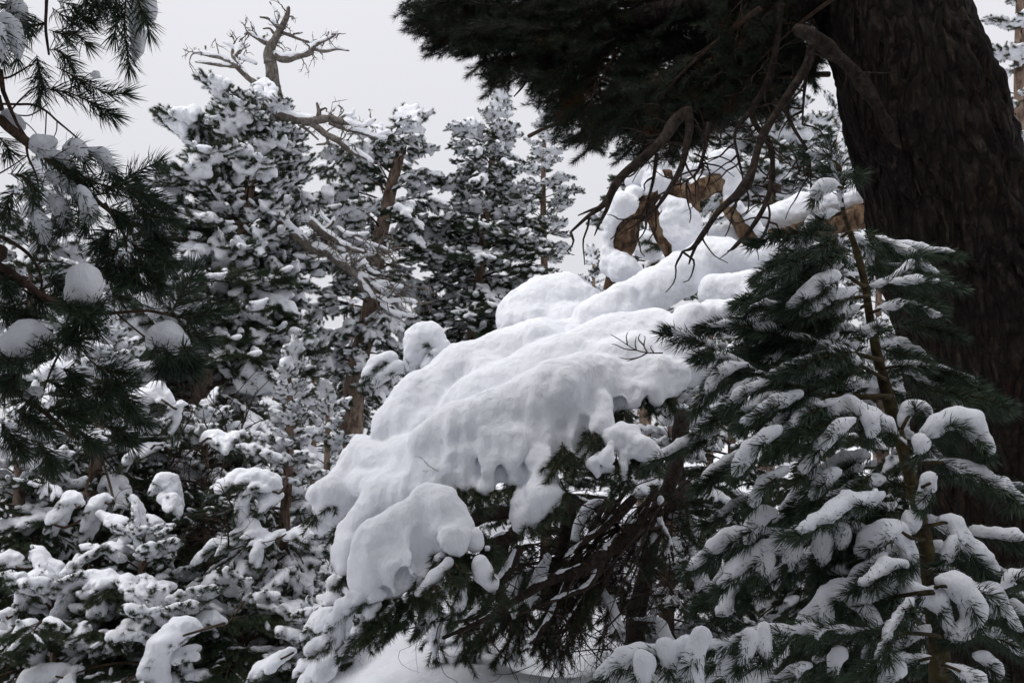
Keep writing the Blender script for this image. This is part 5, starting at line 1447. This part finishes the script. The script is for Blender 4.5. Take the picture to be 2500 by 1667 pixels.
nlimb('K', [(650, 80, 2.2, 7), (720, 65, 2.2, 7), (850, 80, 2.2, 6), (1000, 140, 2.2, 4)], None)

# needle boughs with their pads
J = [
    ([(420, 510), (540, 570), (700, 660), (830, 720), (955, 720)], None, 2.25, 2, 110),
    ([(330, 680), (480, 700), (600, 740), (720, 800), (865, 880)], (0, 14, 20, 8, 0), 2.25, 4, 120),
    ([(280, 420), (300, 520), (300, 640), (300, 760)], (0, 10, 12, 0), 2.25, 7, 130),
    ([(380, 380), (470, 400), (540, 480)], None, 2.25, 4, 110),
    ([(370, 230), (480, 260), (600, 270), (660, 330)], None, 2.3, 5, 110),
    ([(400, 60), (480, 120), (600, 150), (700, 170)], (0, 26, 14, 0), 2.3, 5, 110),
    ([(350, 180), (250, 200), (200, 260)], None, 2.3, 5, 110),
    ([(440, 10), (540, 40), (640, 130)], None, 2.3, 5, 120),
    ([(920, -160), (960, 0), (950, 200), (970, 380), (990, 510)], None, 2.3, 5, 130),
    ([(1000, -140), (1060, 20), (1110, 140), (1140, 240)], None, 2.3, 3, 120),
    ([(860, -120), (900, 60), (890, 200), (880, 270)], None, 2.3, 3, 110),
    ([(700, -100), (740, 20), (760, 110)], None, 2.3, 3, 100),
    ([(790, -100), (820, 0), (830, 60)], None, 2.3, 3, 100),
    ([(620, -60), (660, 0), (690, 60)], None, 2.3, 3, 100),
    ([(-20, 140), (60, 170), (120, 300), (140, 470)], (20, 60, 66, 16), 2.2, 4, 110),
    ([(-60, 180), (0, 260), (20, 460)], (30, 60, 30), 2.15, 3, 110),
    ([(60, 60), (130, 80), (190, 170)], (16, 52, 30), 2.3, 4, 120),
    ([(200, -40), (120, 20), (60, 80)], None, 2.3, 5, 120),
    ([(-40, 1020), (20, 1080), (80, 1160)], None, 2.2, 5, 110),
    ([(240, 1130), (360, 1190), (480, 1220), (560, 1300)], (30, 50, 20, 8), 2.2, 8, 120),
    ([(500, 1150), (580, 1130), (640, 1230)], (20, 50, 20), 2.2, 5, 110),
    ([(680, 1150), (760, 1180), (820, 1260), (880, 1340)], (20, 56, 30, 8), 2.25, 4, 120),
    ([(560, 1300), (680, 1380), (800, 1420), (950, 1440), (1120, 1500)], (6, 12, 14, 10, 4), 2.2, 9, 130),
    ([(820, 1280), (920, 1380), (1040, 1450), (1120, 1540)], None, 2.25, 6, 120),
    ([(960, 1370), (1080, 1300), (1210, 1250)], None, 2.25, 3, 80),
    ([(380, 1230), (480, 1330), (620, 1400)], None, 2.2, 8, 130),
    ([(60, 1330), (180, 1350), (240, 1420), (260, 1540)], (10, 40, 40, 10), 2.15, 6, 130),
    ([(330, 1330), (470, 1400), (560, 1460), (640, 1560)], (10, 46, 54, 30), 2.2, 5, 130),
]
for i, (rows, sn, d, nsh, sh) in enumerate(J):
    nb('J', rows, d, sn, max(1, int(nsh * .7)), sh, 700 + i, start=.05)
KB = [
    ([(100, 40), (60, 130), (20, 220)], None, 2.15, 6, 120), ([(200, 180), (260, 260), (300, 330), (290, 410)], (10, 36, 46, 16), 2.15, 6, 120),
    ([(360, 100), (420, 160), (450, 230), (440, 300)], (10, 40, 46, 14), 2.2, 6, 120), ([(560, 20), (600, 120), (620, 220), (600, 280)], (20, 46, 50, 14), 2.15, 5, 120),
    ([(740, 160), (820, 190), (900, 260)], None, 2.2, 7, 120), ([(950, 80), (1060, 90), (1180, 170)], None, 2.25, 7, 120), ([(900, 130), (1020, 200), (1190, 250)], None, 2.2, 8, 130),
    ([(820, 300), (740, 360), (700, 430)], (8, 30, 10), 2.2, 7, 120), ([(890, 390), (960, 440), (1040, 470), (1190, 540)], (8, 14, 8, 2), 2.2, 8, 120),
    ([(880, 460), (960, 540), (1060, 640), (1110, 700)], (8, 20, 14, 4), 2.2, 9, 120), ([(870, 480), (840, 580), (850, 690)], None, 2.2, 8, 120), ([(830, 440), (760, 520), (740, 620)], None, 2.2, 7, 120),
    ([(960, 560), (940, 640), (980, 690)], None, 2.2, 6, 110), ([(1150, 320), (1120, 440), (1140, 560)], None, 2.25, 7, 120), ([(980, 250), (1060, 330), (1140, 400)], None, 2.25, 8, 130),
    ([(1180, 905), (1230, 820), (1290, 720), (1350, 600)], (0, 20, 30, 20), 2.1, 2, 90), ([(1190, 920), (1300, 930), (1420, 900), (1500, 880)], None, 2.1, 4, 110), ([(1230, 1000), (1340, 1040), (1430, 1080)], None, 2.1, 4, 110),
    ([(1010, 1060), (1100, 1100), (1200, 1150), (1330, 1200)], None, 2.1, 7, 120), ([(1150, 1190), (1220, 1240), (1330, 1270)], None, 2.1, 6, 120), ([(1090, 1120), (1130, 1200), (1130, 1260)], None, 2.1, 5, 110),
    ([(480, 880), (560, 880), (640, 930), (660, 1000)], None, 2.08, 8, 120), ([(560, 880), (540, 960), (520, 1010)], None, 2.08, 5, 110), ([(720, 770), (780, 760), (860, 800)], (30, 30, 10), 2.12, 4, 110),
    ([(300, 650), (380, 660), (440, 700)], None, 2.15, 5, 110), ([(170, 740), (260, 780), (380, 800)], None, 2.15, 7, 120), ([(380, 1000), (300, 1060), (220, 1110), (120, 1150)], None, 2.08, 10, 130),
    ([(400, 1010), (460, 1060), (560, 1080)], (10, 34, 10), 2.08, 6, 120), ([(120, 1150), (60, 1180), (20, 1230)], None, 2.08, 6, 120), ([(640, 1240), (740, 1290), (850, 1310)], (8, 30, 10), 2.1, 6, 130),
    ([(700, 1380), (800, 1400), (880, 1370)], None, 2.1, 6, 120), ([(420, 1280), (480, 1300), (520, 1340)], (14, 40, 14), 2.1, 5, 110), ([(330, 1360), (420, 1400), (520, 1420)], None, 2.1, 8, 130),
    ([(300, 1440), (240, 1470), (190, 1480)], (10, 44, 30), 2.1, 6, 120), ([(620, 1400), (720, 1440), (740, 1470)], (10, 36, 14), 2.1, 6, 120), ([(160, 1300), (100, 1340), (40, 1400)], None, 2.1, 7, 130),
    ([(330, 1570), (450, 1580), (560, 1600)], None, 2.1, 9, 130), ([(500, 1480), (620, 1540), (760, 1560)], None, 2.15, 9, 130), ([(780, 1420), (880, 1480), (920, 1560)], None, 2.15, 8, 130), ([(100, 1560), (240, 1640), (330, 1700)], None, 2.1, 10, 130),
    ([(450, 1650), (560, 1720), (640, 1800)], None, 2.15, 9, 130), ([(0, 1650), (90, 1760), (150, 1850)], None, 2.1, 9, 130), ([(250, 1780), (330, 1880), (350, 1960)], None, 2.15, 9, 120), ([(-40, 560), (30, 640), (60, 740)], None, 2.1, 7, 120),
    ([(-40, 820), (40, 860), (120, 880)], None, 2.1, 8, 120), ([(60, 900), (160, 920), (230, 960)], None, 2.1, 7, 120), ([(700, 1680), (820, 1700), (900, 1780)], None, 2.2, 8, 120), ([(820, 1580), (930, 1600), (1000, 1650)], None, 2.2, 7, 110),
]
for i, (rows, sn, d, nsh, sh) in enumerate(KB):
    nb('K', rows, d, sn, nsh, sh, 800 + i, start=.05)
nr0 = np.array(near.location)
g = np.random.default_rng(15)
n_over = 0
while n_over < 54:                                    # unseen boughs added above, out of frame, to shade the lower left
    x, y, z = g.uniform(-5.5, -1.7), g.uniform(-1, 5.5), g.uniform(4.0, 7.0)
    if (z - 1.6) / max(.1, y + .8) < .74 and x > -.62 * y - 1.6:
        continue
    put_bough(near, LIB['shade_canopy'][n_over % NV], (x, y, z), g.uniform(0, 6.3), g.uniform(0, .3), g.uniform(1.0, 1.6), g)
    n_over += 1
pads = {}
for z, rows in (('J', [(1000, -140, 2.36, 70), (1090, 0, 2.36, 66), (1115, 110, 2.36, 46), (1105, 190, 2.36, 20)]), ('J', [(1040, 100, 2.4, 56), (1060, 260, 2.4, 48), (1060, 380, 2.4, 46), (1030, 470, 2.4, 34)]), ('J', [(740, 30, 2.36, 40), (770, 100, 2.36, 34)]),
                ('J', [(725, 575, 2.2, 36), (740, 570, 2.2, 34)]), ('J', [(805, 640, 2.2, 18), (808, 645, 2.2, 18)]),
                ('J', [(60, 890, 2.25, 44), (150, 960, 2.25, 46)]), ('J', [(300, 1100, 2.2, 50), (390, 1090, 2.25, 52)]),
                ('K', [(585, 660, 2.06, 76), (590, 700, 2.06, 92), (640, 775, 2.05, 72)]), ('K', [(560, 690, 2.06, 84), (510, 780, 2.05, 66)]), ('K', [(510, 785, 2.05, 60), (640, 785, 2.05, 60)]), ('K', [(190, 1060, 2.06, 92), (120, 1110, 2.05, 88), (110, 1150, 2.05, 60)]), ('K', [(180, 1070, 2.06, 92), (280, 1055, 2.06, 66), (340, 1040, 2.06, 30)]),
                ('K', [(1100, 1070, 2.07, 64), (1180, 1065, 2.07, 80), (1250, 1100, 2.06, 54)]), ('K', [(740, 730, 2.12, 40), (770, 770, 2.12, 30)])):
    pads.setdefault(rows[0][0] // 140 * 10 + rows[0][1] // 260 if z == 'K' else (z, rows[0][:2]), []).extend((a - nr0, b_ - nr0, ra, rb_) for a, b_, ra, rb_ in zcaps(z, rows))
for pr in pads.values():
    link('snow_pad', snow_mesh('snow_pad', pr, .008, .010, M_SNOW, amp=((.012, 7.0), (.007, 16.0), (.0035, 40.0))), near)
for i, (x, y, a0) in enumerate(((560, 840, 1.2), (600, 845, .7), (510, 835, 1.9), (640, 820, .3), (480, 800, 2.5), (150, 1180, 1.5), (230, 1130, .8), (290, 1090, .5), (90, 1190, 2.2), (1150, 1130, 1.4), (1240, 1130, .4), (1100, 1110, 2.2))):
    a = zp('K', x, y, 2.07); e = zp('K', x + 70 * math.cos(a0), y + 70 * math.sin(a0), 1.99)
    bough(near, [a, (a + e) / 2, e], (.003, .002), None, 1, .04, (.042, .0020, 1000), 3000 + i, fine=True, start=.02)

# ================================================================== unseen wood added behind and beside the camera to block sky light
def build_shade_wood():
    g = np.random.default_rng(5)
    stems, fol = MB(), MB()
    spots = []
    while len(spots) < 22:
        a, R_ = g.uniform(-.15, math.pi + .15), g.uniform(5, 13)
        x, y = R_ * math.cos(a) * 1.05, -R_ * math.sin(a) + 1.5
        if all((x - q[0]) ** 2 + (y - q[1]) ** 2 > 3.0 for q in spots):
            spots.append((x, y))
    for x, y in spots:
        z0 = float(ground_z(x, y)); H = g.uniform(2.8, 4.8)
        stems.tube([(x, y, z0 - .2), (x + g.normal(0, .2), y, z0 + H * .5), (x + g.normal(0, .3), y, z0 + H)], (.2, .03), 8, 10, .15, 3)
        n = 150
        h = g.uniform(.08, 1, n); az = g.uniform(0, 2 * math.pi, n)
        reach = (1 - h) ** .7 * 2.0 + .25
        for hh, aa, rr_ in zip(h, az, reach):
            m = 14
            t = g.uniform(.1, 1, m)
            d = np.array([math.cos(aa), math.sin(aa), -.25])
            c0 = np.array([x, y, z0 + hh * H]) + d * (t * rr_)[:, None] + g.normal(0, .12, (m, 3))
            v1 = nrm(d + g.normal(0, .5, (m, 3))) * g.uniform(.18, .4, (m, 1)); v2 = nrm(g.normal(0, 1, (m, 3))) * g.uniform(.06, .13, (m, 1))
            fol.add(np.stack([c0 - v2, c0 + v2, c0 + v1 + v2 * .4, c0 + v1 * 1.3], 1).reshape(-1, 3), np.vstack([np.arange(m)[:, None] * 4 + [[0, 1, 2]], np.arange(m)[:, None] * 4 + [[0, 2, 3]]]))
    o = link('shade_woods', fol.mesh('shade_woods', M_NEEDLE, False)); o['kind'] = 'stuff'; o['label'] = 'unseen dark pine wood added to shade the clearing'; o['category'] = 'shade_woods'
    link('stems', stems.mesh('stems', M_TRUNK), o, stuff=True)


build_shade_wood()
